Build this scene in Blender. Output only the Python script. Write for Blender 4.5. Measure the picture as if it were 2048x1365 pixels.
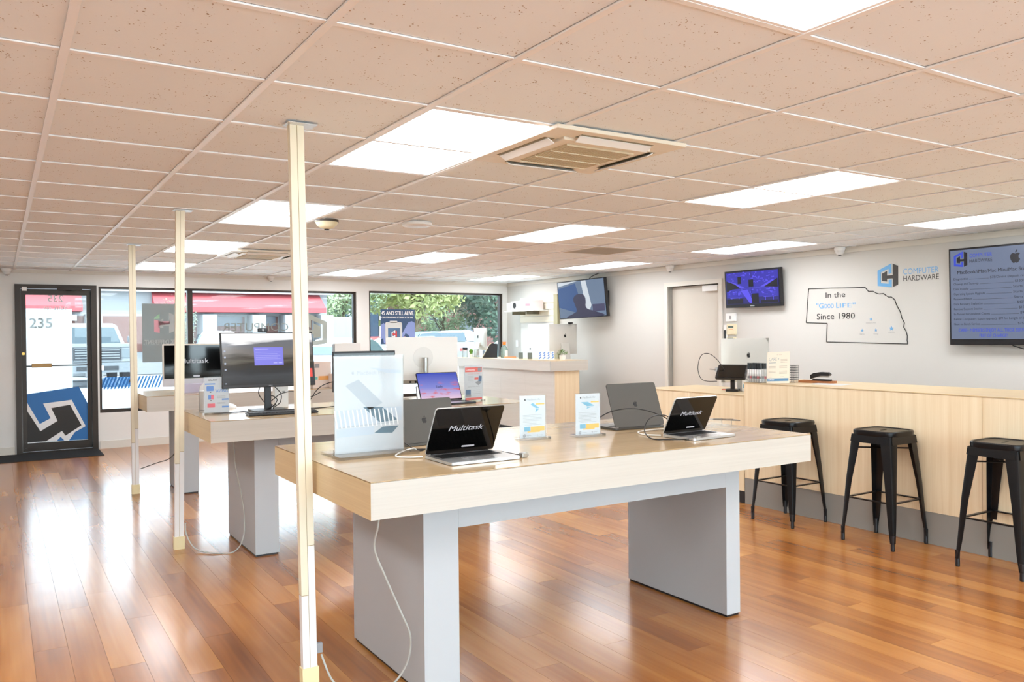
import bpy, bmesh, math, random
from mathutils import Vector, Matrix
random.seed(7)
PI = math.pi; R = math.radians
for o in list(bpy.data.objects): bpy.data.objects.remove(o)
scn = bpy.context.scene; C = scn.collection

# ------------------------------------------------------------------ camera, sky, sun, exposure
yaw, pitch, roll = 0.5595, -0.0077, -0.0094
cy, sy = math.cos(yaw), math.sin(yaw)
fw = Vector((sy*math.cos(pitch), cy*math.cos(pitch), math.sin(pitch)))
rt = Vector((cy, -sy, 0)); up = rt.cross(fw)
r2 = rt*math.cos(roll)+up*math.sin(roll); u2 = -rt*math.sin(roll)+up*math.cos(roll)
cam = bpy.data.objects.new('camera', bpy.data.cameras.new('camera')); C.objects.link(cam)
M4 = Matrix((r2, u2, -fw)).transposed().to_4x4(); M4.translation = Vector((-.1796, -2.1963, 1.43))
cam.matrix_world = M4
cam.data.sensor_width = 36; cam.data.lens = 28.85; cam.data.clip_end = 400; cam.data.clip_start = .02
scn.camera = cam
w = bpy.data.worlds.new('sky'); scn.world = w; w.use_nodes = True
nt = w.node_tree; bg = nt.nodes['Background']
sk = nt.nodes.new('ShaderNodeTexSky'); sk.sky_type = 'HOSEK_WILKIE'; sk.turbidity = 6; sk.ground_albedo = .5
sk.sun_direction = Vector((.35, -.55, .75)).normalized()
mx = nt.nodes.new('ShaderNodeMixRGB'); mx.inputs[0].default_value = .75
mx.inputs[2].default_value = (.74, .88, 1.0, 1)
nt.links.new(sk.outputs[0], mx.inputs[1]); nt.links.new(mx.outputs[0], bg.inputs[0])
SKY = 5.2
bg.inputs[1].default_value = SKY
sun = bpy.data.objects.new('sun', bpy.data.lights.new('sun', 'SUN')); C.objects.link(sun)
sun.data.energy = 3.0; sun.data.angle = R(3); sun.data.color = (1, .97, .92)
sun.rotation_euler = Vector((.25, -.42, .87)).to_track_quat('Z', 'Y').to_euler()
vs = scn.view_settings
vs.view_transform = 'Standard'; vs.look = 'None'; vs.gamma = 1; vs.use_curve_mapping = False
vs.exposure = 1.12
ES = .46          # emission at which a screen colour shows as itself at this exposure
PANEL = 5.6      # emission of the ceiling light panels

# ------------------------------------------------------------------ materials
def lin(h):
    if isinstance(h, (tuple, list)): return (*h, 1)
    v = [int(h[i:i+2], 16)/255 for i in (0, 2, 4)]
    return (*[(x/12.92 if x <= .04045 else ((x+.055)/1.055)**2.4) for x in v], 1)
MC = {}
def mat(name, col='cccccc', rough=.5, metal=0, spec=.5, emit=None, es=1, coat=0, bump=0, bscale=60, noise=0, nscale=8, stretch=(1, 1, 1)):
    if name in MC: return MC[name]
    m = bpy.data.materials.new(name); m.use_nodes = True; MC[name] = m
    t = m.node_tree; b = t.nodes['Principled BSDF']; c = lin(col)
    b.inputs['Base Color'].default_value = c; b.inputs['Roughness'].default_value = rough
    b.inputs['Metallic'].default_value = metal; b.inputs['Specular IOR Level'].default_value = spec
    if coat: b.inputs['Coat Weight'].default_value = coat; b.inputs['Coat Roughness'].default_value = .08
    if emit:
        b.inputs['Emission Color'].default_value = lin(emit); b.inputs['Emission Strength'].default_value = es
        if es < 2: b.inputs['Base Color'].default_value = (.01, .01, .012, 1)
    if noise or bump:
        tc = t.nodes.new('ShaderNodeTexCoord'); mp = t.nodes.new('ShaderNodeMapping'); mp.inputs['Scale'].default_value = stretch
        t.links.new(tc.outputs['Object'], mp.inputs[0])
        if noise:
            n = t.nodes.new('ShaderNodeTexNoise'); n.inputs['Scale'].default_value = nscale; n.inputs['Detail'].default_value = 5
            rm = t.nodes.new('ShaderNodeMapRange'); rm.inputs['From Min'].default_value = .3; rm.inputs['From Max'].default_value = .7
            rm.inputs['To Min'].default_value = 1-noise; rm.inputs['To Max'].default_value = 1+noise*.6
            mu = t.nodes.new('ShaderNodeVectorMath'); mu.operation = 'SCALE'; mu.inputs[0].default_value = c[:3]
            t.links.new(mp.outputs[0], n.inputs[0]); t.links.new(n.outputs[0], rm.inputs[0]); t.links.new(rm.outputs[0], mu.inputs['Scale'])
            t.links.new(mu.outputs[0], b.inputs['Base Color'])
        if bump:
            n2 = t.nodes.new('ShaderNodeTexNoise'); n2.inputs['Scale'].default_value = bscale; n2.inputs['Detail'].default_value = 3
            bp = t.nodes.new('ShaderNodeBump'); bp.inputs['Strength'].default_value = bump; bp.inputs['Distance'].default_value = .01
            t.links.new(mp.outputs[0], n2.inputs[0]); t.links.new(n2.outputs[0], bp.inputs['Height']); t.links.new(bp.outputs[0], b.inputs['Normal'])
    return m
def clear(name, col=(1, 1, 1), refl=.07, haze=0.0, hz=(1, 1, 1)):
    m = bpy.data.materials.new(name); m.use_nodes = True; t = m.node_tree; t.nodes.clear(); MC[name] = m
    o = t.nodes.new('ShaderNodeOutputMaterial'); tr = t.nodes.new('ShaderNodeBsdfTransparent'); gl = t.nodes.new('ShaderNodeBsdfGlossy')
    tr.inputs[0].default_value = (*col, 1); gl.inputs['Roughness'].default_value = .02
    fr = t.nodes.new('ShaderNodeFresnel'); fr.inputs[0].default_value = 1.25+refl
    s = t.nodes.new('ShaderNodeMixShader'); t.links.new(fr.outputs[0], s.inputs[0]); t.links.new(tr.outputs[0], s.inputs[1]); t.links.new(gl.outputs[0], s.inputs[2])
    last = s
    if haze:
        d = t.nodes.new('ShaderNodeBsdfDiffuse'); d.inputs[0].default_value = (*hz, 1)
        tl = t.nodes.new('ShaderNodeBsdfTranslucent'); tl.inputs[0].default_value = (*hz, 1)
        a = t.nodes.new('ShaderNodeMixShader'); a.inputs[0].default_value = .5; t.links.new(d.outputs[0], a.inputs[1]); t.links.new(tl.outputs[0], a.inputs[2])
        q = t.nodes.new('ShaderNodeMixShader'); q.inputs[0].default_value = haze; t.links.new(s.outputs[0], q.inputs[1]); t.links.new(a.outputs[0], q.inputs[2]); last = q
    t.links.new(last.outputs[0], o.inputs[0]); return m
GLASS = clear('window glass', (.97, 1, .99), .1)
TINT = clear('dimming storefront glass', (.84, .87, .86), .1)  # tint added to dim the bright view outside
ACRYL = clear('clear acrylic', (.985, .99, .99), .03, .04)
FROST = clear('frosted vinyl on glass', (1, 1, 1), .05, .75, (.40, .37, .31))
GREYV = clear('grey translucent vinyl', (1, 1, 1), .02, .85, (.30, .30, .285))
BLUEV = clear('blue translucent vinyl', (1, 1, 1), .02, .85, (.10, .32, .62))
PINKV = clear('pink translucent vinyl', (1, 1, 1), .02, .75, (.9, .5, .55))
GRNV = clear('green translucent vinyl', (1, 1, 1), .02, .75, (.5, .7, .5))
SILV = clear('light grey translucent vinyl', (1, 1, 1), .02, .88, (.20, .185, .155))
SILW = clear('pale grey vinyl', (1, 1, 1), .02, .85, (.62, .62, .60))

WALL = mat('painted wall', 'd2d0ca', .62, bump=.04, bscale=220)
WALLF = mat('painted storefront wall', 'e9e8e4', .6, bump=.04, bscale=220)
TRIM = mat('painted trim', 'dedad0', .45)
DARKF = mat('dark bronze frame', '38302a', .4, metal=.5)
TBAR = mat('white grid bar', 'fbfbfb', .4)
CREAM = mat('cream painted steel', 'efe6cc', .38, spec=.5)
CAPM = mat('cream plastic cap', 'efe0b0', .45)
WHT = mat('white plastic', 'f0f0ee', .35)
WHTP = mat('white paper', 'd6d9dc', .6)
BLK = mat('black plastic', '16161a', .35)
BLKM = mat('black painted metal', '101114', .32, metal=.3, bump=.02, bscale=40)
GREYL = mat('light grey laminate', 'b9bdc0', .45)
KICK = mat('grey kick board', '8d8a84', .5)
SPACE = mat('dark grey aluminium', '55534f', .42, metal=.55)
SILVER = mat('silver aluminium', 'c9c9c8', .32, metal=.75)
STEEL = mat('brushed steel', 'b8b8b4', .28, metal=.9)
SCRB = mat('black glass screen', '040404', .06, spec=.6)
CABW = mat('white cable', 'e6e6e2', .45)
CABG = mat('grey cable', 'b9bbb4', .5)
CABB = mat('black cable', '141414', .45)
INK = mat('black ink', '1b1a19', .6)
GINK = mat('grey ink', '9a9a9c', .6)
LBLUE = mat('light blue ink', '6fb0e2', .5)
DINK = mat('charcoal ink', '3a3734', .5)
YEL = mat('amber ink', 'f6c368', .6)
TEAL = mat('teal ink', '7fb6cc', .6)
REDI = mat('red ink', 'e0493f', .6)
PINKI = mat('pink ink', 'e87b86', .6)
BLUI = mat('blue ink', '6f9ad8', .6)
WINK = mat('white ink', 'f5f5f5', .6)
ORNG = mat('orange plastic', 'f08a2a', .45)
LEAF = mat('leaf green', '5d8f2c', .5, noise=.3, nscale=30)
POTW = mat('white ceramic', 'efeeea', .3)

def wood_mat(name, c1, c2, axis, rough=.3, spec=.5, fine=True, coat=0):
    """pale laminate with fine straight grain running along one axis"""
    m = bpy.data.materials.new(name); m.use_nodes = True; t = m.node_tree; b = t.nodes['Principled BSDF']
    tc = t.nodes.new('ShaderNodeTexCoord'); mp = t.nodes.new('ShaderNodeMapping')
    sc = [260, 260, 260]; sc[axis] = 3; mp.inputs['Scale'].default_value = sc
    n = t.nodes.new('ShaderNodeTexNoise'); n.inputs['Scale'].default_value = 1; n.inputs['Detail'].default_value = 4
    n3 = t.nodes.new('ShaderNodeTexNoise'); n3.inputs['Scale'].default_value = .09; n3.inputs['Detail'].default_value = 3
    ad = t.nodes.new('ShaderNodeMath'); ad.operation = 'MULTIPLY_ADD'; ad.inputs[1].default_value = .45
    mh = t.nodes.new('ShaderNodeMath'); mh.operation = 'MULTIPLY'; mh.inputs[1].default_value = .55
    cr = t.nodes.new('ShaderNodeValToRGB'); cr.color_ramp.elements[0].position = .34; cr.color_ramp.elements[1].position = .66
    cr.color_ramp.elements[0].color = lin(c1); cr.color_ramp.elements[1].color = lin(c2)
    t.links.new(tc.outputs['Object'], mp.inputs[0]); t.links.new(mp.outputs[0], n.inputs[0]); t.links.new(mp.outputs[0], n3.inputs[0])
    t.links.new(n3.outputs[0], mh.inputs[0]); t.links.new(n.outputs[0], ad.inputs[0]); t.links.new(mh.outputs[0], ad.inputs[2])
    t.links.new(ad.outputs[0], cr.inputs[0]); t.links.new(cr.outputs[0], b.inputs['Base Color'])
    b.inputs['Roughness'].default_value = rough; b.inputs['Specular IOR Level'].default_value = spec
    b.inputs['Coat Weight'].default_value = coat; b.inputs['Coat Roughness'].default_value = .12
    return m
LAMX = wood_mat('daylit laminate grain along x', 'c0bab0', 'cac5bb', 0, .3, .55)  # cool pale colour carries the daylight falling on the table fronts
LAMY = wood_mat('pale laminate grain along y', 'd4b98c', 'e2cb9f', 1, .3, .5)
LAMZ = wood_mat('pale laminate grain upright', 'e0c9a2', 'f0dfc0', 2, .42, .4)
LAMT = wood_mat('pale laminate table top', 'ae9470', 'bca27c', 0, .16, .6)

LAMP = wood_mat('white laminate grain along y', 'd6d0c6', 'e2ddd4', 1, .4, .5)
def floor_mat():
    m = bpy.data.materials.new('orange wood plank'); m.use_nodes = True; t = m.node_tree; b = t.nodes['Principled BSDF']
    N = t.nodes.new; L = t.links.new
    oi = N('ShaderNodeObjectInfo'); geo = N('ShaderNodeNewGeometry')
    off = N('ShaderNodeVectorMath'); off.operation = 'SCALE'; off.inputs[0].default_value = (37, 91, 13)
    L(oi.outputs['Random'], off.inputs['Scale'])
    add = N('ShaderNodeVectorMath'); L(geo.outputs['Position'], add.inputs[0]); L(off.outputs[0], add.inputs[1])
    mp = N('ShaderNodeMapping'); mp.inputs['Scale'].default_value = (9, 1.1, 1); L(add.outputs[0], mp.inputs[0])
    n1 = N('ShaderNodeTexNoise'); n1.inputs['Scale'].default_value = 1; n1.inputs['Detail'].default_value = 1.6; n1.inputs['Distortion'].default_value = .1; L(mp.outputs[0], n1.inputs[0])
    mp2 = N('ShaderNodeMapping'); mp2.inputs['Scale'].default_value = (42, 1.6, 1); L(add.outputs[0], mp2.inputs[0])
    n2 = N('ShaderNodeTexNoise'); n2.inputs['Scale'].default_value = 1; n2.inputs['Detail'].default_value = 1; L(mp2.outputs[0], n2.inputs[0])
    a1 = N('ShaderNodeMath'); a1.operation = 'MULTIPLY_ADD'; a1.inputs[1].default_value = .15; L(n2.outputs[0], a1.inputs[0]); 
    s1 = N('ShaderNodeMath'); s1.operation = 'MULTIPLY_ADD'; s1.inputs[1].default_value = .34; s1.inputs[2].default_value = .20; L(n1.outputs[0], s1.inputs[0]); L(s1.outputs[0], a1.inputs[2])
    a2 = N('ShaderNodeMath'); a2.operation = 'MULTIPLY_ADD'; a2.inputs[1].default_value = .22; L(oi.outputs['Random'], a2.inputs[0]); L(a1.outputs[0], a2.inputs[2])
    cr = N('ShaderNodeValToRGB'); e = cr.color_ramp.elements
    e[0].position = .36; e[0].color = lin('84502a'); e[1].position = .78; e[1].color = lin('c68c4c')
    x = e.new(.50); x.color = lin('a0632e'); x = e.new(.62); x.color = lin('b5783a')
    L(a2.outputs[0], cr.inputs[0]); L(cr.outputs[0], b.inputs['Base Color'])
    b.inputs['Roughness'].default_value = .24; b.inputs['Specular IOR Level'].default_value = .6
    b.inputs['Coat Weight'].default_value = .2; b.inputs['Coat Roughness'].default_value = .14
    # hand scraped ripples across the boards and soft swells
    mp3 = N('ShaderNodeMapping'); mp3.inputs['Scale'].default_value = (60, 5, 1); L(geo.outputs['Position'], mp3.inputs[0])
    n3 = N('ShaderNodeTexNoise'); n3.inputs['Scale'].default_value = 1; n3.inputs['Detail'].default_value = 2; L(mp3.outputs[0], n3.inputs[0])
    mp4 = N('ShaderNodeMapping'); mp4.inputs['Scale'].default_value = (3.2, 5.5, 1); L(geo.outputs['Position'], mp4.inputs[0])
    n4 = N('ShaderNodeTexNoise'); n4.inputs['Scale'].default_value = 1; n4.inputs['Detail'].default_value = 1; L(mp4.outputs[0], n4.inputs[0])
    b1 = N('ShaderNodeBump'); b1.inputs['Strength'].default_value = .16; b1.inputs['Distance'].default_value = .0008; L(n3.outputs[0], b1.inputs['Height'])
    b2 = N('ShaderNodeBump'); b2.inputs['Strength'].default_value = .3; b2.inputs['Distance'].default_value = .002; L(n4.outputs[0], b2.inputs['Height']); L(b1.outputs[0], b2.inputs['Normal'])
    L(b2.outputs[0], b.inputs['Normal']); L(b2.outputs[0], b.inputs['Coat Normal'])
    return m
FLOORM = floor_mat()

def tile_mat():
    m = bpy.data.materials.new('fissured ceiling tile'); m.use_nodes = True; t = m.node_tree; b = t.nodes['Principled BSDF']
    N = t.nodes.new; L = t.links.new
    geo = N('ShaderNodeNewGeometry'); v = N('ShaderNodeTexVoronoi'); v.inputs['Scale'].default_value = 78; L(geo.outputs['Position'], v.inputs[0])
    n = N('ShaderNodeTexNoise'); n.inputs['Scale'].default_value = 24; n.inputs['Detail'].default_value = 2; L(geo.outputs['Position'], n.inputs[0])
    th = N('ShaderNodeMapRange'); th.inputs['From Min'].default_value = .45; th.inputs['From Max'].default_value = .75; th.inputs['To Min'].default_value = .02; th.inputs['To Max'].default_value = .31; L(n.outputs[0], th.inputs[0])
    lt = N('ShaderNodeMath'); lt.operation = 'LESS_THAN'; L(v.outputs['Distance'], lt.inputs[0]); L(th.outputs[0], lt.inputs[1])
    mx = N('ShaderNodeMixRGB'); mx.inputs[1].default_value = lin('f4fafe'); mx.inputs[2].default_value = lin('a08c78'); L(lt.outputs[0], mx.inputs[0])
    L(mx.outputs[0], b.inputs['Base Color']); b.inputs['Roughness'].default_value = .8; b.inputs['Specular IOR Level'].default_value = .15
    return m
TILEM = tile_mat()
LIGHTM = mat('lit diffuser', 'ffffff', .5, emit='f6faff', es=PANEL)

# ------------------------------------------------------------------ mesh helpers
class MB:
    def __init__(s): s.bm = bmesh.new()
    def box(s, x0, x1, y0, y1, z0, z1, bev=0):
        b = bmesh.new(); vs = [b.verts.new((x, y, z)) for x in (x0, x1) for y in (y0, y1) for z in (z0, z1)]
        for f in ((0, 1, 3, 2), (4, 6, 7, 5), (0, 4, 5, 1), (2, 3, 7, 6), (0, 2, 6, 4), (1, 5, 7, 3)): b.faces.new([vs[i] for i in f])
        bmesh.ops.recalc_face_normals(b, faces=b.faces)
        if bev: bmesh.ops.bevel(b, geom=b.edges[:], offset=bev, segments=2, affect='EDGES', profile=.6)
        return s.join(b)
    def join(s, b, M=None):
        if M is not None: b.transform(M)
        me = bpy.data.meshes.new('t'); b.to_mesh(me); b.free(); s.bm.from_mesh(me); bpy.data.meshes.remove(me); return s
    def mesh(s, me, M=None):
        b = bmesh.new(); b.from_mesh(me); return s.join(b, M)
    def prism(s, pts, a, b_, axis='y', M=None):
        """polygon pts (2D) extruded: axis y -> (x,z) pts, z -> (x,y), x -> (y,z)"""
        f = {'y': lambda p, t: (p[0], t, p[1]), 'z': lambda p, t: (p[0], p[1], t), 'x': lambda p, t: (t, p[0], p[1])}[axis]
        b = bmesh.new(); A = [b.verts.new(f(p, a)) for p in pts]; B = [b.verts.new(f(p, b_)) for p in pts]; n = len(pts)
        b.faces.new(A); b.faces.new(B[::-1])
        for i in range(n): b.faces.new((A[i], B[i], B[(i+1) % n], A[(i+1) % n]))
        b.normal_update(); bmesh.ops.triangulate(b, faces=[x for x in b.faces if len(x.verts) > 4], ngon_method='EAR_CLIP')
        bmesh.ops.recalc_face_normals(b, faces=b.faces); return s.join(b, M)
    def cyl(s, x, y, z0, z1, r, r1=None, n=20, axis='z'):
        b = bmesh.new(); bmesh.ops.create_cone(b, cap_ends=True, segments=n, radius1=r, radius2=r if r1 is None else r1, depth=z1-z0)
        M = Matrix.Translation((0, 0, (z0+z1)/2))
        if axis == 'z': M = Matrix.Translation((x, y, 0)) @ M
        elif axis == 'y': M = Matrix.Translation((x, 0, y)) @ Matrix.Rotation(-PI/2, 4, 'X') @ M
        else: M = Matrix.Translation((0, x, y)) @ Matrix.Rotation(PI/2, 4, 'Y') @ M
        return s.join(b, M)
    def lathe(s, prof, x=0, y=0, n=20):
        b = bmesh.new(); rings = [[b.verts.new((x+r*math.cos(2*PI*k/n), y+r*math.sin(2*PI*k/n), z)) for k in range(n)] for r, z in prof]
        for A, B in zip(rings, rings[1:]):
            for k in range(n): b.faces.new((A[k], A[(k+1) % n], B[(k+1) % n], B[k]))
        b.faces.new(rings[0][::-1]); b.faces.new(rings[-1]); bmesh.ops.recalc_face_normals(b, faces=b.faces); return s.join(b)
    def tube(s, pts, r, n=8, smooth=True):
        P = [Vector(p) for p in pts]
        if smooth and len(P) > 2:
            Q = []
            for i in range(len(P)-1):
                a, b, c, d = P[max(i-1, 0)], P[i], P[i+1], P[min(i+2, len(P)-1)]
                for k in range(6):
                    u = k/6; Q.append(.5*((2*b)+(c-a)*u+(2*a-5*b+4*c-d)*u*u+(3*b-a-3*c+d)*u**3))
            P = Q+[P[-1]]
        b = bmesh.new(); rings = []; nrm = None
        for i, p in enumerate(P):
            d = (P[min(i+1, len(P)-1)]-P[max(i-1, 0)]).normalized()
            if nrm is None: nrm = d.orthogonal().normalized()
            nrm = (nrm-d*nrm.dot(d)).normalized(); q = d.cross(nrm)
            rings.append([b.verts.new(p+r*(math.cos(2*PI*k/n)*nrm+math.sin(2*PI*k/n)*q)) for k in range(n)])
        for A, B in zip(rings, rings[1:]):
            for k in range(n): b.faces.new((A[k], A[(k+1) % n], B[(k+1) % n], B[k]))
        b.faces.new(rings[0][::-1]); b.faces.new(rings[-1]); bmesh.ops.recalc_face_normals(b, faces=b.faces); return s.join(b)
    def bar(s, p, q, r, n=8): return s.tube([p, q], r, n, False)
    def rbox(s, x0, x1, z0, z1, y0, y1, rad, n=5, axis='y'):
        """slab with rounded corners in its face plane"""
        pts = []
        for cx, cz, a in ((x1-rad, z1-rad, 0), (x0+rad, z1-rad, 90), (x0+rad, z0+rad, 180), (x1-rad, z0+rad, 270)):
            for k in range(n+1):
                t = R(a+90*k/n); pts.append((cx+rad*math.cos(t), cz+rad*math.sin(t)))
        return s.prism(pts, y0, y1, axis)
    def text(s, txt, x, z, y, h, align='L', w=None, mirror=False, shear=0, bold=0, M=None, cap=True, depth=0):
        if bold > 0:
            k_ = h/.70*bold*.9
            for dx, dy_ in ((-k_, .0001), (k_, .0002)): s.text(txt, x+(dx if w is None or align != 'x' else 0), z, y+dy_, h, align, w, mirror, shear, 0, M)
            bold = 0
        me = textmesh(txt, shear, max(bold, -.01))
        if not len(me.vertices): return s
        xs = [v.co.x for v in me.vertices]; zs = [v.co.y for v in me.vertices]
        k = h/.70; kx = k
        W = max(xs)-min(xs)
        if w: kx = w/W
        x0 = {'L': 0, 'C': -W*kx/2, 'R': -W*kx}[align]
        T = Matrix(((kx, 0, 0, x+x0-min(xs)*kx), (0, 0, -1, y), (0, k, 0, z), (0, 0, 0, 1)))
        if mirror: T = Matrix(((-kx, 0, 0, x-x0+min(xs)*kx), (0, 0, -1, y), (0, k, 0, z), (0, 0, 0, 1)))
        if M is not None: T = M @ T
        return s.mesh(me, T)
    def build(s, name, m, parent=None, label=None, kind=None, smooth=False, loc=None, rot=None):
        me = bpy.data.meshes.new(name); s.bm.to_mesh(me); s.bm.free()
        if smooth:
            for p in me.polygons: p.use_smooth = True
            me.set_sharp_from_angle(angle=R(35))
        me.materials.append(m); o = bpy.data.objects.new(name, me); C.objects.link(o)
        if parent: o.parent = parent
        if label: o['label'] = label
        if kind: o['kind'] = kind
        if loc: o.location = loc
        if rot: o.rotation_euler = rot
        return o
TM = {}
def textmesh(txt, shear=0, bold=0):
    k = (txt, shear, bold)
    if k in TM: return TM[k]
    cu = bpy.data.curves.new('t', 'FONT'); cu.body = txt; cu.size = 1; cu.shear = shear; cu.offset = bold; cu.resolution_u = 3
    ob = bpy.data.objects.new('t', cu); me = bpy.data.meshes.new_from_object(ob); bpy.data.objects.remove(ob); TM[k] = me
    return me
def thing(name, label, cat, loc=(0, 0, 0), rz=0, group=None):
    o = bpy.data.objects.new(name, None); C.objects.link(o); o.empty_display_size = .1
    o.location = loc; o.rotation_euler = (0, 0, R(rz)); o['label'] = label; o['category'] = cat
    if group: o['group'] = group
    return o
def tag(o, label, cat, group=None):
    o['label'] = label; o['category'] = cat
    if group: o['group'] = group
    return o
def struct(o): o['kind'] = 'structure'; return o
def copy_tree(o, parent=None):
    c = o.copy(); C.objects.link(c); c.parent = parent
    for ch in list(o.children): copy_tree(ch, c)
    return c
def spline(pts, n=6):
    P = [Vector(p) for p in pts]; N = len(P); Q = []
    for i in range(N):
        a, b, c, d = P[(i-1) % N], P[i], P[(i+1) % N], P[(i+2) % N]
        for k in range(n):
            u = k/n; v = .5*((2*b)+(c-a)*u+(2*a-5*b+4*c-d)*u*u+(3*b-a-3*c+d)*u**3); Q.append((v.x, v.y))
    return Q
def fruit(mb, x, z, y, h, th=.0008, M=None):
    """bitten fruit emblem, height h, centred"""
    body = [(0, .27), (.12, .33), (.26, .33), (.37, .25)]
    bite = [(.29, .17), (.25, .04), (.28, -.09), (.37, -.18)]
    low = [(.33, -.30), (.22, -.45), (.12, -.5), (0, -.46), (-.12, -.5), (-.23, -.44), (-.35, -.24), (-.41, -.02), (-.38, .17), (-.29, .29), (-.15, .33)]
    pts = spline(body+bite+low, 4)
    mb.prism([(x+a*h*.82, z+b*h*.82-.05*h) for a, b in pts], y-th, y, 'y', M)
    leaf = spline([(.0, .38), (.02, .48), (.10, .58), (.17, .60), (.16, .49), (.09, .40)], 3)
    mb.prism([(x+a*h*.82, z+b*h*.82-.05*h) for a, b in leaf], y-th, y, 'y', M)
def hexlogo(bl, dk, x, z, y, w, h, th=.001, mirror=False):
    """C and H hexagon emblem; x,z lower left corner"""
    c = [(770, 350), (888, 293), (888, 378), (865, 388), (865, 338), (797, 368), (797, 466), (865, 476), (865, 440), (890, 440), (890, 510), (770, 490)]
    hh = [(808, 380), (850, 360), (850, 400), (900, 400), (900, 298), (943, 318), (943, 488), (900, 508), (900, 430), (850, 430), (850, 455), (808, 448)]
    def f(p): return [((x+w-(a-770)/173*w) if mirror else (x+(a-770)/173*w), z+h-(b-293)/217*h) for a, b in p]
    if bl: bl.prism(f(c), y-th, y)
    if dk: dk.prism(f(hh), y-th, y)

# ------------------------------------------------------------------ room dimensions
YF = 9.65; H = 2.30; T = .6096; XL = -2.6; YB = -5.2
def xw(y): return 7.15+(9.65-y)*(.13/8.25)             # right wall face
WANG = -90+math.degrees(math.atan2(.13, 8.25))         # rotation of things hung on the right wall
_d = Vector((.13, -8.25, 0)).normalized()
def WP(s, off, z): return Vector((7.15, 9.65, 0))+_d*s+Vector((_d.y, -_d.x, 0))*off+Vector((0, 0, z))

# ------------------------------------------------------------------ floor and planks
fl = MB().box(XL, 7.9, YB, YF+.15, -.12, -.004).build('floor', mat('brown underlay', '6e4526', .8)); struct(fl)
PWID, PLEN = .1385, 1.22
cand = []
k0 = 1.048
i = -27
rows = []
x = k0-27*PWID
while x < 7.9:
    rows.append(x); x += PWID
for ri, x in enumerate(rows):
    off = (ri*.37 % 1)*PLEN+random.uniform(-.12, .12)
    y = YB-PLEN+off
    while y < YF+.1:
        a, b = max(y, YB), min(y+PLEN, YF+.1)
        if b-a > .02: cand.append((x, a, b))
        y += PLEN
def vis(c):
    v = Vector((c[0]+.07, (c[1]+c[2])/2, 0))-M4.translation; d = v.dot(fw); s = v.dot(rt)
    if d < 1.6 or abs(s/d) > .72 or c[0] > 5.12: return 1e9
    return v.length
cand.sort(key=vis)
SHAPES = {}
rest = bmesh.new()
for n, (x, a, b) in enumerate(cand):
    L_ = round(b-a, 3)
    if n < 300:
        key = L_
        if key not in SHAPES:
            mb = MB().box(.0005, PWID-.0005, .0005, L_-.0005, -.006, 0)
            me = bpy.data.meshes.new('plank'); mb.bm.to_mesh(me); mb.bm.free(); me.materials.append(FLOORM); SHAPES[key] = me
        o = bpy.data.objects.new('plank', SHAPES[key]); C.objects.link(o); o.parent = fl; o.location = (x, a, 0)
    else:
        mb = MB().box(x+.0005, x+PWID-.0005, a+.0005, b-.0005, -.006, 0)
        me = bpy.data.meshes.new('t'); mb.bm.to_mesh(me); mb.bm.free(); rest.from_mesh(me); bpy.data.meshes.remove(me)
mr = MB(); mr.bm.free(); mr.bm = rest
mr.build('plank_field', FLOORM, fl, kind='stuff')

# ------------------------------------------------------------------ ceiling: slab, tiles, grid, lights
ce = MB().box(XL, 7.9, YB, YF+.2, H+.03, H+.25).build('ceiling', mat('ceiling deck', 'b8b0a4', .8)); struct(ce)
LIGHTS = [(i, j) for i in (2, 6, 10, -2) for j in (-7, -3, 1, 5, 9, 13)]
HOLES = {(3, 1), (3, 10), (8, 7)}
for i, j in LIGHTS: HOLES |= {(i, j), (i, j+1)}
edge = .012
full = MB().box(edge, T-edge, edge, T-edge, 0, .012).box(.002, T-.002, .002, T-.002, .010, .018)
tm = bpy.data.meshes.new('ceiling_tile'); full.bm.to_mesh(tm); full.bm.free(); tm.materials.append(TILEM)
stuff = MB()
for i in range(-5, 12):
    for j in range(-9, 16):
        if (i, j) in HOLES: continue
        x0, y0 = i*T, j*T; x1, y1 = min(x0+T, xw(y0)+.0), min(y0+T, YF)
        if x1 <= x0+.05 or y1 <= y0+.02: continue
        visb = i >= -1 and j >= -3 and not (j < 0 and i < 0)
        part = x1-x0 < T-.01 or y1-y0 < T-.01
        if visb and not part:
            o = bpy.data.objects.new('ceiling_tile', tm); C.objects.link(o); o.parent = ce; o.location = (x0, y0, H+.004)
        elif visb:
            MB().box(x0+edge, x1-.004, y0+edge, y1-.004, H+.004, H+.018).build('ceiling_tile', TILEM, ce)
        else: stuff.box(x0+edge, x1-.004, y0+edge, y1-.004, H+.004, H+.018)
stuff.build('ceiling_tile_field', TILEM, ce, kind='stuff')
for i in range(-4, 13):
    x = i*T
    if x > 7.25: continue
    y1 = YF
    MB().box(x-.0125, x+.0125, YB, y1, H-.004, H+.002).box(x-.002, x+.002, YB, y1, H, H+.03).build('grid_runner', TBAR, ce)
for j in range(-8, 16):
    y = j*T; m = MB()
    for i in range(-5, 12):
        x0, x1 = i*T+.0135, min((i+1)*T-.0135, xw(y))
        if x1 > x0: m.box(x0, x1, y-.0115, y+.0115, H-.002, H+.003)
    m.build('cross_tee', TBAR, ce)
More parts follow.
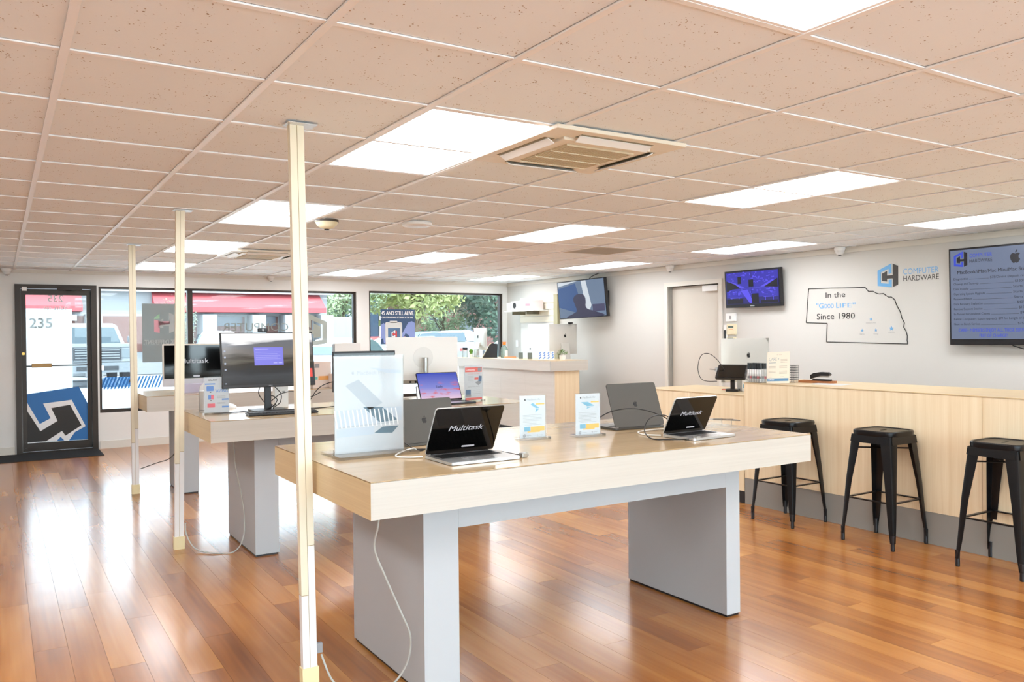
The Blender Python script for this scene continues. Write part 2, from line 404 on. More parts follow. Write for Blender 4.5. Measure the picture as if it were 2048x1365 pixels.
# wall angle strip along the storefront and right wall
MB().box(XL, 7.15, YF-.022, YF, H-.004, H+.003).build('wall_angle', TBAR, ce)
def light(i, j, n):
    lab = {1: 'nearest of its row', 5: 'second along its row', 9: 'third along its row', 13: 'last before the storefront', -3: 'overhead at the top edge', -7: 'far back behind'}[j]
    row = {2: 'left row beside the posts', 6: 'middle row', 10: 'row next to the right wall', -2: 'row far left'}[i]
    t = thing('ceiling_light', f'lit rectangular ceiling panel, {row}, {lab}', 'ceiling light', (i*T, j*T, H), 0, 'lit panels in the drop ceiling')
    MB().box(.0125, T-.0125, .0125, .026, -.001, .03).box(.0125, T-.0125, 2*T-.026, 2*T-.0125, -.001, .03).box(.0125, .026, .026, 2*T-.026, -.001, .03).box(T-.026, T-.0125, .026, 2*T-.026, -.001, .03).build('frame', TBAR, t)
    MB().box(.026, T-.026, .026, 2*T-.026, .006, .012).build('diffuser', LIGHTM, t)
for n, (i, j) in enumerate(LIGHTS):
    if i == -2 and j > 5: continue
    light(i, j, n)

# ------------------------------------------------------------------ walls
def wall_with_holes(name, x0, x1, z0, z1, y0, y1, holes, m, axis='y'):
    """boxes around rectangular openings (a,b,c,d) in the x-z plane"""
    xs = sorted({x0, x1, *[h[0] for h in holes], *[h[1] for h in holes]}); mb = MB()
    for a, b in zip(xs, xs[1:]):
        segs = [(h[2], h[3]) for h in holes if h[0] <= a+1e-6 and h[1] >= b-1e-6]; z = z0
        for c, d in sorted(segs):
            if c > z: mb.box(a, b, y0, y1, z, c)
            z = d
        if z < z1: mb.box(a, b, y0, y1, z, z1)
    return mb
DX0, DX1, DZ = .0, .905, 2.115
W1 = (.930, 4.452, .465, 2.105); W2 = (4.655, 7.06, .465, 2.125)
struct(wall_with_holes('w', XL, 7.35, 0, H+.02, YF, YF+.16, [(DX0, DX1, -.01, DZ), W1, W2], WALLF).build('wall_front', WALLF))
wr = MB(); wr.prism([(YB, 0), (YF+.16, 0), (YF+.16, H+.02), (YB, H+.02)], 0, .01, 'x'); wr.bm.free()
DS0, DS1, DZT = 3.88, 4.76, 2.03        # recessed side door along the right wall
m = MB()
def wseg(s0, s1, z0, z1, o0=0, o1=-.14, mb=None):
    a = [WP(s, o, 0) for s, o in ((s0, o0), (s1, o0), (s1, o1), (s0, o1))]
    (mb or m).prism([(p.x, p.y) for p in a], z0, z1, 'z')
wseg(-.0, DS0, 0, H+.02); wseg(DS1, 14.85, 0, H+.02); wseg(DS0, DS1, DZT, H+.02)
struct(m.build('wall_right', WALL))
m = MB(); wseg(0, DS0-.06, H-.055, H, .012, 0); wseg(DS0-.06, 14.8, H-.055, H, .012, 0); struct(m.build('trim_1', TRIM))
m = MB(); wseg(0, DS0-.07, 0, .09, .012, 0); struct(m.build('baseboard_right', TRIM))
struct(MB().box(XL-.15, XL, YB, YF, 0, H+.02).build('wall_left', WALL))
BW = [(-2.4, .75, .12, 2.2), (.85, 4.0, .12, 2.2), (4.1, 7.0, .12, 2.2)]
struct(wall_with_holes('w', XL, 7.6, 0, H+.02, YB-.15, YB, BW, WALL).build('wall_back', WALL))
for n, (a, b, c, d) in enumerate(BW):
    fo = MB().box(a, b, YB-.10, YB-.05, c, c+.04).box(a, b, YB-.10, YB-.05, d-.04, d).box(a, a+.04, YB-.10, YB-.05, c, d).box(b-.04, b, YB-.10, YB-.05, c, d).build(f'window_{n+3}', DARKF); struct(fo)
    MB().box(a+.04, b-.04, YB-.078, YB-.072, c+.04, d-.04).build('pane', GLASS, fo)
struct(MB().box(XL, DX0-.02, YF-.014, YF, 0, .10).build('baseboard_left', TRIM))
struct(MB().box(DX1+.02, 7.1, YF-.014, YF, 0, .10).build('baseboard_front', TRIM))
struct(MB().box(XL, 7.15, YF-.02, YF, H-.045, H-.004).build('trim_2', TRIM))

# ------------------------------------------------------------------ storefront door and windows
d1 = MB().box(DX0, DX0+.065, YF-.03, YF+.11, 0, DZ).box(DX1-.065, DX1, YF-.03, YF+.11, 0, DZ).box(DX0+.065, DX1-.065, YF-.03, YF+.11, DZ-.05, DZ).box(DX0+.065, DX1-.065, YF-.03, YF+.11, 0, .02).build('door_1', DARKF); struct(d1)
MB().box(.067, .118, YF+.02, YF+.06, .025, 2.06).box(.79, .838, YF+.02, YF+.06, .025, 2.06).box(.118, .79, YF+.02, YF+.06, 1.985, 2.06).box(.118, .79, YF+.02, YF+.06, .025, .13).build('door_frame', DARKF, d1)
GY = YF+.04
MB().box(.118, .79, GY-.003, GY+.003, .13, 1.985).build('pane', TINT, d1)
MB().box(.118, .79, GY-.02, GY-.008, 1.085, 1.10).build('push_rail', DARKF, d1)
MB().box(.17, .39, GY-.06, GY-.02, 1.075, 1.125, .006).box(.19, .21, GY-.03, GY-.005, 1.085, 1.11).box(.35, .37, GY-.03, GY-.005, 1.085, 1.11).build('push_handle', mat('aged brass', '8a6a45', .35, metal=.8), d1)
MB().box(.46, .74, YF-.055, YF-.0, 2.045, 2.09, .004).bar((.55, YF-.03, 2.05), (.62, YF-.09, 2.035), .006).bar((.62, YF-.09, 2.035), (.75, YF-.03, 2.05), .006).build('door_closer', DARKF, d1)
MB().box(.075, .13, YF-.045, YF-.02, 2.03, 2.08, .003).build('sensor', WHT, d1)
MB().cyl(.085, 1.25, YF+.0, YF+.02, .018, axis='y').build('lock', mat('brass', 'c09a50', .3, metal=.9), d1)
MB().cyl(.10, .13, YF-.0, YF+.02, .01, axis='y').cyl(.10, .05, YF-.0, YF+.02, .016, axis='y').build('bolt', DARKF, d1)
def dpx(p): return [((q[0]/2.967+0-.0)*0, 0) for q in p]
def dp(u, v):   # decal drawn in panel coordinates of the door glass
    return (.118+(u-133)/(528-133)*.672, .13+(1210-v)/(1210-318)*1.855)
def dec(pts, y, mat_, name):
    MB().prism([dp(*p) for p in pts], y-.0008, y).build(name, mat_, d1)
dec([(133, 915), (470, 880), (528, 985), (528, 1209), (133, 1209)], GY-.004, mat('blue vinyl', '2f74b8', .5), 'decal_blue')
dec([(133, 965), (212, 1098), (282, 1066), (235, 975), (422, 960), (513, 1127), (440, 1160), (400, 1209), (133, 1209)], GY-.0052, WINK, 'decal_white')
dec([(133, 1015), (215, 1142), (327, 1085), (287, 1005), (410, 990), (485, 1120), (378, 1178), (355, 1148), (250, 1205), (133, 1205)], GY-.0064, mat('black vinyl', '2c2926', .5), 'decal_black')
dec([(320, 1207), (345, 1183), (370, 1207)], GY-.0064, mat('blue vinyl'), 'decal_chip')
MB().text('235', .445, 1.90, GY-.004, .085, 'C', mirror=True, bold=.02).text('SUITE 101', .445, 1.80, GY-.004, .042, 'C', mirror=True, bold=.02).build('door_number', SILW, d1)

def window(n, W, mull):
    a, b, c, d = W
    mb = MB().box(a, b, YF+.01, YF+.10, c, c+.045).box(a, b, YF+.03, YF+.10, d-.03, d).box(a, a+.03, YF+.03, YF+.10, c+.045, d-.03).box(b-.04, b, YF+.03, YF+.10, c+.045, d-.03)
    for x in mull: mb.box(x-.033, x+.033, YF+.02, YF+.10, c+.045, d-.03)
    o = mb.build(f'window_{n}', DARKF); struct(o)
    xs = [a+.03]+[v for x in mull for v in (x-.033, x+.033)]+[b-.04]
    for k in range(0, len(xs), 2): MB().box(xs[k], xs[k+1], GY+.02, GY+.026, c+.045, d-.03).build('pane', TINT, o)
    return o
w1 = window(1, W1, [2.055]); w2 = window(2, W2, [])
PY = GY+.018      # inner face of the panes
# grey poster film, mirrored lettering seen from inside
MB().box(1.452, 1.99, PY-.002, PY-.001, 1.105, 1.893).build('poster_film', GREYV, w1)
lg = MB(); hexlogo(None, lg, 1.60, 1.49, PY-.0025, .25, .29, mirror=False); lg.build('poster_emblem', SILW, w1)
q = MB().prism([(1.60, 1.51), (1.67, 1.50), (1.67, 1.66), (1.60, 1.68)], PY-.0035, PY-.0025); q.prism([(1.67, 1.60), (1.80, 1.62), (1.80, 1.655), (1.67, 1.655)], PY-.0035, PY-.0025); q.build('poster_emblem_pink', PINKV, w1)
MB().prism([(1.60, 1.70), (1.67, 1.76), (1.67, 1.69), (1.60, 1.685)], PY-.0035, PY-.0025).build('poster_emblem_green', GRNV, w1)
MB().text('THINK DIFFERENT.', 1.99, 1.345, PY-.0025, .062, 'L', w=.52, mirror=True, bold=.03).build('poster_words', SILW, w1)
hb = MB()
for k in range(18):
    x = .965+k*.041; 
    if x > 1.99-.05: break
    hb.prism([(x-.03, .765), (x-.008, .765), (x+.055, .925), (x+.033, .925)], PY-.0015, PY-.0005)
hb.build('blue_hatching', BLUEV, w1)
MB().box(.965, 1.28, PY-.0012, PY-.0004, .79, .92).build('blue_band', clear('light blue vinyl', (1, 1, 1), .02, .55, (.2, .42, .7)), w1)
MB().text('COMPUTER', 3.42, 1.518, PY-.001, .115, 'L', w=.93, mirror=True).build('window_lettering', SILV, w1)
a_ = MB(); hexlogo(a_, a_, 3.56, 1.28, PY-.001, .44, .50, mirror=True); a_.build('window_emblem', FROST, w1)
# 45 poster taped inside the second window
t = thing('window_poster', 'dark blue window poster reading 45 AND STILL ALIVE. with a white jug picture', 'poster', (4.86, YF+.052, 1.30))
MB().box(0, .585, -.012, -.008, 0, .545).build('sheet', mat('poster navy', '38547a', .5), t)
MB().text('45 AND STILL ALIVE.', .015, .455, -.0125, .062, 'L', w=.555, bold=.035).text('COMPUTER HARDWARE IS TURNING 45 THIS YEAR.', .015, .405, -.0125, .026, 'L', w=.54, bold=.02).build('poster_words', WINK, t)
wv = [(0, .30), (.05, .33), (.09, .30), (.10, .18), (.36, .16), (.42, .26), (.47, .34), (.53, .36), (.585, .33), (.585, .10), (.52, .05), (.47, .14), (.42, .17), (.36, .06), (.10, .0), (.05, .02), (.04, .10), (0, .07)]
MB().prism(wv, -.0132, -.0122).build('poster_wave', mat('lavender ink', '8fa0d8', .6), t)
MB().prism([(.40, .12), (.585, .06), (.585, 0), (.08, 0), (.08, .05), (.36, .05)], -.0142, -.0132).build('poster_wave_pink', mat('peach ink', 'f0b8b0', .6), t)
MB().rbox(.075, .36, 0.015, .345, -.0152, -.0142, .03).rbox(.15, .28, .335, .365, -.0152, -.0142, .01).build('poster_jug', mat('pale jug ink', 'd8dad8', .6), t)
MB().box(.12, .325, -.0162, -.0152, .06, .25).build('poster_label', mat('slate ink', '56789c', .6), t)
lgp, lgq = MB(), MB(); hexlogo(lgp, lgq, .18, .105, -.0162, .09, .11); lgp.build('poster_logo', WINK, t); lgq.build('poster_logo_red', REDI, t)

# rubber mat
mtm = mat('black rubber ribbed mat', '2b2c2e', .8, bump=.4, bscale=90, stretch=(1, 6, 1))
mt = MB().box(-1.3, .905, 8.93, YF-.03, 0, .008, .002)
for k in range(40): mt.box(-1.28, .885, 8.95+k*.0165, 8.957+k*.0165, .008, .0105)
tag(mt.build('door_mat', mtm), 'black ribbed rubber mat inside the glass door', 'mat')

# ------------------------------------------------------------------ side door on the right wall
m = MB()
wseg(DS0-.055, DS0, 0, DZT+.055, .018, -.12, m); wseg(DS1, DS1+.055, 0, DZT+.055, .018, -.12, m); wseg(DS0, DS1, DZT, DZT+.055, .018, -.12, m)
d2 = m.build('door_2', TRIM); struct(d2)
m = MB(); wseg(DS0+.003, DS1-.003, .005, DZT-.003, -.075, -.12, m); m.build('door_leaf', mat('painted door', 'd8d2c6', .5), d2)
m = MB(); wseg(4.46, 4.72, DZT-.085, DZT-.015, -.02, -.073, m); m.build('door_closer', WHT, d2)
m = MB(); wseg(4.72, 4.76, DZT-.085, DZT-.02, -.01, -.073, m); m.build('closer_bracket', mat('olive grey metal', '7b7766', .4, metal=.5), d2)
h_ = MB(); p = WP(4.68, -.05, .98); h_.cyl(0, 0, -.03, .03, .026); ho = h_.build('door_handle', STEEL, d2, smooth=True); ho.location = p; ho.rotation_euler = (PI/2, 0, R(WANG+0)); 
MB().bar(WP(4.68, -.02, .98), WP(4.58, -.02, .985), .009).build('door_lever', STEEL, d2)

# ------------------------------------------------------------------ wall graphics and screens (right wall frame: local x along the wall, -y into the room)
def wthing(name, label, cat, s, z, off=0, group=None):
    return thing(name, label, cat, WP(s, off, z), WANG, group)
t = wthing('wall_logo', 'blue and charcoal hexagon emblem with two lines of lettering on the wall', 'wall sign', 6.85, 1.86)
b_, k_ = MB(), MB(); hexlogo(b_, k_, 0, 0, -.001, .216, .235, .003); b_.build('emblem', LBLUE, t); k_.build('emblem_dark', DINK, t)
MB().text('COMPUTER', .268, .117, -.0015, .057, 'L', w=.352, bold=-.004).build('lettering', LBLUE, t)
MB().text('HARDWARE', .27, .052, -.0015, .052, 'L', w=.352).build('lettering_dark', DINK, t)
mp = [[6.038, 1.895], [6.307, 1.889], [6.57, 1.878], [6.709, 1.875], [6.725, 1.859], [6.748, 1.833], [6.8, 1.831], [6.838, 1.809], [6.863, 1.801], [6.914, 1.803], [6.939, 1.782], [6.967, 1.765], [6.995, 1.766], [7.031, 1.737], [7.049, 1.685], [7.088, 1.615], [7.103, 1.558], [7.13, 1.509], [7.121, 1.467], [7.147, 1.427], [7.159, 1.381], [7.156, 1.342], [7.162, 1.305], [6.257, 1.322], [6.266, 1.518], [6.004, 1.529]]
t = wthing('wall_map_decal', 'outline map decal reading In the Good Life Since 1980 with blue stars', 'wall decal', 6.0, 1.3)
mm = [Vector((a-6.0, -.002, b-1.3)) for a, b in mp]; ol = MB()
for a, b in zip(mm, mm[1:]+mm[:1]): ol.bar(a, b, .0042, 6)
ol.build('outline', INK, t)
MB().text('In the', .367, .488, -.0015, .058, 'C', w=.235).build('words', INK, t); MB().text('Since 1980', .365, .262, -.0015, .062, 'C', w=.455).build('words', INK, t)
MB().text('"G', .135, .378, -.0015, .058, 'L', w=.085, bold=.012).text('OOD', .228, .379, -.0015, .046, 'L', w=.118, bold=.01).text('L', .375, .378, -.0015, .058, 'L', w=.036, bold=.01).text('IFE"', .420, .379, -.0015, .046, 'L', w=.18, bold=.01).build('words_blue', LBLUE, t)
cap = MB()
for (a, b), r_, nm in (((6.773, 1.552), .017, 'GRAND ISLAND'), ((6.675, 1.44), .017, 'Kearney'), ((6.827, 1.441), .018, 'Hastings'), ((6.994, 1.456), .026, 'LINCOLN')):
    MB().prism([(a-6+(r_ if k % 2 == 0 else r_*.42)*math.sin(k*PI/5), b-1.3+(r_ if k % 2 == 0 else r_*.42)*math.cos(k*PI/5)) for k in range(10)], -.003, -.001).build('star', LBLUE, t)
    cap.text(nm, a-6, b-1.3-.042, -.0015, .011, 'C')
cap.build('city_names', GINK, t)

def emis(name, col, es): return mat(name, col, .25, emit=col, es=es, spec=.4)
def tv(label, s, z, W, Hh, off, tilt=0, rz=0, name='wall_television', depth=.05, bez=.018, chin=.028):
    t = thing(name, label, 'television', WP(s, 0, z), WANG+rz)
    rx = (R(tilt), 0, 0)
    b = MB().box(-W/2, W/2, 0, depth, -Hh/2, Hh/2, .004).build('body', BLK, t, loc=(0, -off-depth, 0), rot=rx)
    MB().box(-W/2+bez, W/2-bez, -.002, 0, -Hh/2+chin, Hh/2-bez).build('screen', SCRB, b)
    MB().box(-.14, .14, -.02, .0, -.12, .12).box(-.03, .03, -off, -.02, -.05, .05).build('wall_bracket', BLKM, t)
    return t, b
# service menu screen (runs out of the frame on the right)
t, b = tv('large wall screen listing service prices under the emblem lettering', 7.62+.66, 1.735, 1.32, .87, .045, 1.0, bez=.015, chin=.05)
MB().box(-.643, .643, -.004, -.002, -.383, .418).build('display', mat('slate blue display', '76839c', .3, emit='6a7690', es=ES), b)
bl, dk = MB(), MB(); hexlogo(bl, dk, -.61, .265, -.0045, .12, .14)
bl.text('COMPUTER', -.47, .345, -.005, .032, 'L', w=.195).text('CARE+ MEMBERS ENJOY ALL THESE SERVICES', -.575, -.318, -.005, .030, 'L', w=.61, bold=.01).text('FREE OF CHARGE!', -.275, -.365, -.005, .028, 'C', w=.235, bold=.01)
dk.text('HARDWARE', -.47, .298, -.005, .030, 'L', w=.195)
fruit(dk, -.085, .325, -.0045, .125)
dk.text('MacBook/iMac/Mac Mini/Mac Studio', -.58, .203, -.005, .030, 'L', w=.63, bold=.01)
rowsT = [('Diagnostics', '$75/Device (deposit required)', .13, -.295), ('Cleanup and Tune-up', '$130/Device', .22, -.09), ('Data Transfer', 'Starts at $85', .135, -.105), ('Operating System Upgrade', 'Starts at $85', .275, -.105), ('Password Reset', 'Starts at $40', .16, -.10), ('Data Recovery Evaluation', '$40/Device', .255, -.075), ('Remote Support Session', '$100/hour', .25, -.06), ('In-Person Personalized Classes', '$99/hour', .315, -.05), ('Rental Computers (upon request): $99 for Length of Service', '', .66, 0), ('Next on Bench Service', '$75/Device', .225, -.07)]
for k, (a, c, wa, xc) in enumerate(rowsT):
    z = .150-k*.0452
    dk.text(a, -.615, z, -.005, .019, 'L', w=wa)
    if c:
        dk.text(c, xc, z, -.005, .021, 'L', w=.065-xc if k else .36)
        dk.box(-.605+wa, xc-.01, -.0055, -.0045, z, z+.0022)
bl.build('display_blue_text', mat('bright blue display ink', '3a55d8', .4, emit='3048c8', es=ES), b); dk.build('display_text', mat('dark display ink', '1a1a20', .5), b)
MB().tube([(-.16, .0, -.44), (-.02, .0, -.475), (.12, .0, -.44)], .004).build('loose_cable', CABB, t)

# camera feed screen
t, b = tv('small wall screen showing four blue security camera views', 5.345, 1.935, .80, .43, .05, 3, bez=.02, chin=.04)
MB().box(-.38, .38, -.004, -.002, -.175, .195).build('display', mat('dark blue display', '141038', .3, emit='1a1470', es=ES), b)
random.seed(3); v1, v2 = MB(), MB()
v1.box(-.37, -.005, -.0046, -.004, .012, .19).box(.005, .375, -.0046, -.004, .012, .19)
v1.box(-.37, -.005, -.0046, -.004, -.10, .002).box(.005, .375, -.0046, -.004, -.10, .002)
for k in range(130):
    x = random.uniform(-.36, .34); z = random.choice([random.uniform(.06, .18), random.uniform(-.09, -.01)])
    v2.box(x, x+random.uniform(.006, .035), -.0052, -.0046, z, z+random.uniform(.003, .016))
v2.box(-.37, .37, -.0054, -.0046, .003, .007).prism([(-.36, .05), (-.22, .012), (-.10, .012), (-.30, .09)], -.0052, -.0046).prism([(.36, .05), (.20, .012), (.12, .012), (.30, .09)], -.0052, -.0046)
v2.prism([(-.16, -.02), (-.06, -.01), (.02, -.16), (-.03, -.17)], -.0052, -.0046)
for x in (-.32, .17): v2.box(x, x+.17, -.0056, -.0046, -.105, -.098).box(x+.02, x+.027, -.0056, -.0046, -.14, -.10).box(x+.13, x+.137, -.0056, -.0046, -.14, -.10)
v1.build('camera_view', mat('mid blue display', '28209a', .3, emit='2a22b0', es=ES), b); v2.build('camera_view_bright', mat('violet display', '6a60f0', .3, emit='5a50f0', es=ES), b)
dkf = MB().prism([(-.37, -.03), (-.28, .0), (-.16, .005), (-.25, .06), (-.37, .10)], -.0062, -.0057); dkf.prism([(.37, .0), (.37, .10), (.26, .05), (.18, .012)], -.0062, -.0057)
dkf.box(-.04, .03, -.0062, -.0057, .02, .10).box(-.20, -.15, -.0062, -.0057, .06, .14).box(.0, .10, -.0062, -.0057, -.17, -.06).box(-.37, -.13, -.0062, -.0057, -.17, -.115).box(.13, .37, -.0062, -.0057, -.17, -.14)
dkf.build('camera_view_dark', mat('near black display', '0c0a18', .4), b)
MB().box(-.03, .03, -.003, 0, -.205, -.19).build('badge', STEEL, b)

# far screen swung out from the wall, facing the camera side
t = thing('wall_television', 'wall screen on a swing arm showing a dark head silhouette above the far counter', 'television', WP(2.38, .26, 1.935), -83)
b = MB().box(-.49, .49, 0, .05, -.275, .275, .004).build('body', BLK, t, rot=(R(5), R(-1.5), 0))
MB().box(-.475, .475, -.002, 0, -.26, .262).build('screen', SCRB, b)
MB().box(-.475, .475, -.004, -.002, -.26, .262).build('display', mat('storm blue display', '78889e', .2, emit='6f8098', es=ES), b)
MB().prism([(-.475, .17), (-.10, .23), (-.02, -.02), (-.10, -.20), (-.475, -.10)], -.005, -.004).build('display_panel', mat('deep blue display', '45618f', .3, emit='3c5a8c', es=ES), b)
MB().prism([(.02, .26), (.12, .26), (.20, -.10), (.10, -.26), (.08, -.10)], -.005, -.004).prism([(-.47, .262), (-.47, .20), (-.05, .262)], -.005, -.004).build('display_light', mat('white display', 'dfe4ea', .3, emit='d0d8e0', es=ES), b)
hd = spline([(-.16, -.02), (-.15, .03), (-.08, .07), (.02, .07), (.08, .03), (.09, -.05), (.08, -.10), (.12, -.15), (.30, -.20), (.42, -.26), (-.30, -.26), (-.20, -.21), (-.11, -.17), (-.13, -.09)], 4)
MB().prism(hd, -.006, -.005).build('display_silhouette', mat('dark silhouette', '34304a', .5, emit='2a2848', es=ES), b)
MB().box(.22, .46, -.006, -.005, -.19, -.09).build('display_block', mat('plum display', '474465', .4, emit='3a385c', es=ES), b)
MB().bar((.06, .05, 0), (.30, .20, 0), .02).box(.28, .34, .16, .25, -.11, .11).build('swing_arm', BLKM, t)
MB().tube([(.1, .06, .27), (.14, .06, .31), (.24, .12, .36)], .005).build('power_lead', CABB, t)

# little things on the wall
for nm, lb, s, z, w_, h_2, m_, ex in (('thermostat', 'white square thermostat under the camera feed screen', 4.955, 1.61, .15, .095, WHT, 1), ('alarm_keypad', 'upper cream alarm keypad with a grey display', 4.965, 1.47, .14, .125, mat('cream plastic', 'e9dfbd', .45), 2), ('alarm_keypad', 'lower cream keypad half hidden by the silver computer', 4.962, 1.33, .13, .09, mat('cream plastic'), 2)):
    t = wthing(nm, lb, nm.split('_')[-1], s, z); MB().box(-w_/2, w_/2, -.026, 0, -h_2/2, h_2/2, .006).build('housing', m_, t)
    if ex == 1: MB().box(-.012, .012, -.028, -.026, -.02, .02).build('display', GINK, t)
    else:
        MB().box(-.045, .035, -.028, -.026, .015, .038).build('display', mat('lcd grey', '5a6a60', .3), t)
        MB().box(-.035, .03, -.028, -.026, -.005, .0).build('indicator', ORNG, t)
t = wthing('card_reader', 'narrow black and white access reader beside the side door', 'reader', 4.865, 1.40)
MB().box(-.022, .022, -.02, 0, -.10, .12, .004).build('housing', WHT, t); MB().box(-.014, .014, -.024, -.02, -.09, .06).build('window', BLK, t)
def domecam(label, loc, s=1):
    t = thing('security_camera', label, 'camera', loc, 0, 'white dome cameras by the ceiling')
    MB().lathe([(.055*s, .0), (.055*s, -.02*s), (.05*s, -.035*s)], n=20).build('base', WHT, t, smooth=True)
    MB().lathe([(.046*s, -.034*s), (.043*s, -.055*s), (.03*s, -.075*s), (.01*s, -.083*s)], n=20).build('dome', mat('dome white', 'e2e2e0', .3), t, smooth=True)
    MB().lathe([(.016*s, -.07*s), (.016*s, -.088*s)], n=14).build('lens', BLK, t)
    return t
domecam('white dome camera near the blue and charcoal emblem', WP(6.47, .07, H), 1)
domecam('white dome camera above the side door', WP(4.0, .08, H), 1)
domecam('small white camera in the far left corner above the storefront', (-.08, YF-.08, H), 1)
domecam('small white camera above the middle of the storefront windows', (3.13, YF-.10, H), .9)

# slat wall unit, shelf and boxes in the far corner
CX0 = .46
t = wthing('slat_wall_unit', 'white slatted display unit with a tall smooth door beside the far window', 'display unit', 0, 0)
MB().box(CX0, 1.46, -.03, -.002, .08, 2.03).build('back_panel', WALLF, t)
for k in range(4): MB().box(CX0, 1.40, -.045, -.03, 1.625+k*.10, 1.715+k*.10).build('slat', mat('slat laminate', 'ece4d2', .5), t)
MB().box(1.40, 1.50, -.045, -.002, .08, 2.05).build('side_panel', mat('olive edge panel', 'b3ad8c', .5), t)
MB().box(.72, 1.395, -.06, -.03, .12, 1.60).build('door', mat('glossy white door', 'fbfbfa', .25), t)
MB().cyl(.78, 1.20, -.075, -.06, .012, axis='y').build('knob', BLK, t)
t = wthing('wall_shelf', 'thin white shelf carrying boxes in the far right corner', 'shelf', .45, 1.80, .045)
MB().box(0, .82, -.30, -.002, 0, .015).build('board', WHT, t); MB().box(.55, .57, -.25, -.002, -.05, 0).box(.15, .17, -.25, -.002, -.05, 0).build('bracket', mat('olive grey metal'), t)
for n, (a, b, h_, lb) in enumerate(((.02, .15, .13, 'small grey box at the window end of the shelf'), (.16, .36, .15, 'white box with a black round mark on the shelf'), (.37, .53, .15, 'plain white box in the middle of the shelf'), (.54, .74, .15, 'white box with pink print at the right end of the shelf'))):
    t = thing('product_box', lb, 'box', WP(.45+a, .20, 1.8165), WANG, 'boxes on the corner shelf')
    MB().box(0, b-a, -.11, .11, 0, h_, .002).build('carton', mat(f'carton {n}', ['d9d9dc', 'f2efec', 'f5f0ec', 'f0e2e0'][n], .5), t)
    if n == 1: MB().cyl(.09, .08, -.112, -.11, .05, axis='y').build('round_mark', INK, t)
    if n == 3: MB().box(.02, .15, -.112, -.11, .06, .10).build('pink_print', PINKI, t)
    if n == 0: MB().box(.11, .13, -.112, -.11, .01, .12).build('dark_edge', GINK, t)
t = wthing('wall_outlet', 'white outlet plate on the wall below the corner shelf', 'outlet', .30, 1.28); MB().box(-.035, .035, -.008, 0, -.06, .06, .002).build('plate', WHT, t)

# ------------------------------------------------------------------ ceiling fixtures
def cassette(label, x, y):
    t = thing('ceiling_air_conditioner', label, 'air conditioner', (x, y, H), 0)
    S = .36; m_ = mat('ivory plastic panel', 'ece2d0', .4)
    pm = MB()
    pm.box(-S, S, -S, -.245, -.022, -.004, .004).box(-S, S, .245, S, -.022, -.004, .004).box(-S, -.245, -.245, .245, -.022, -.004, .004).box(.245, S, -.245, .245, -.022, -.004, .004).build('panel', m_, t)
    MB().box(-.245, .245, -.245, .245, -.034, -.006, .005).build('grille_frame', m_, t)
    g = MB().box(-.19, .19, -.19, .19, -.036, -.034).build('grille', mat('grille tan', 'c9b898', .5), t)
    r_ = MB()
    for k in range(30): x_ = -.186+k*.0128; r_.box(x_, x_+.005, -.188, .188, -.040, -.036)
    for yv in (-.19, -.0633, .0633, .186): r_.box(-.19, .19, yv, yv+.005, -.043, -.036)
    r_.build('grille_ribs', mat('grille rib', 'ddd0b4', .5), t, kind='stuff')
    for k in range(4):
        M_ = Matrix.Rotation(k*PI/2, 4, 'Z')
        s_ = MB(); s_.box(-.20, .20, -.315, -.262, -.0235, -.0205); s_.bm.transform(M_); s_.build('outlet_slot', mat('slot dark', '8a836a', .5), t)
        b2 = bmesh.new(); l_ = MB().box(-.2, .2, -.02, .02, -.002, .002); l_.bm.transform(M_ @ Matrix.Translation((0, -.282, -.034)) @ Matrix.Rotation(R(-28), 4, 'X')); l_.build('louver', WHT, t); b2.free()
cassette('ceiling air conditioner cassette beside the nearest left light panel', 3.5*T, 1.5*T)
cassette('distant ceiling air conditioner cassette seen behind the nearest post', 3.5*T, 10.5*T)
t = thing('return_vent', 'flat grey ceiling vent near the small wall screens', 'vent', (8*T, 7*T, H))
MB().box(.012, T-.012, .012, .035, -.006, .004).box(.012, T-.012, T-.035, T-.012, -.006, .004).box(.012, .035, .035, T-.035, -.006, .004).box(T-.035, T-.012, .035, T-.035, -.006, .004).build('frame', mat('vent grey', 'cfc4b2', .5), t)
g = MB()
for k in range(26): g.box(.035, T-.035, .045+k*.0205, .056+k*.0205, -.003, .004)
g.build('fins', mat('vent fin', 'b9ab97', .5), t, kind='stuff')
MB().box(.03, T-.03, .03, T-.03, .004, .008).build('backing', mat('vent dark', '8f8474', .6), t)
for lb, x, y in (('small ceiling air slot above the leftmost post', 1.45*T, 14.5*T), ('small ceiling air slot above the far window', 8.3*T, 14.3*T)):
    t = thing('air_slot', lb, 'vent', (x, y, H)); MB().box(-.28, .28, -.05, .05, -.006, .004, .002).build('frame', TBAR, t); MB().box(-.26, .26, -.012, .012, -.009, -.006).build('slot', mat('slot dark'), t)
t = thing('smoke_detector', 'round cream smoke detector with a dark rim beside the second left light', 'detector', (3.13*T, 6.11*T, H))
MB().lathe([(.088, -.0), (.088, -.018)], n=28).build('rim', mat('dark rim', '4e463a', .4), t, smooth=True)
MB().lathe([(.084, -.018), (.072, -.042), (.045, -.062), (.02, -.07)], n=28).build('body', mat('cream plastic'), t, smooth=True); MB().lathe([(.02, -.069), (.017, -.078)], n=14).build('sensor_tip', BLK, t)
t = thing('ceiling_access_point', 'flat white disc on the ceiling right of the smoke detector', 'access point', (4.19*T, 5.79*T, H))
MB().lathe([(.11, 0), (.118, -.012), (.112, -.026), (.085, -.033)], n=32).build('body', WHT, t, smooth=True); MB().lathe([(.084, -.032), (.06, -.036), (.02, -.0365)], n=32).build('face', mat('grey white disc', 'd9d9d8', .4), t, smooth=True)

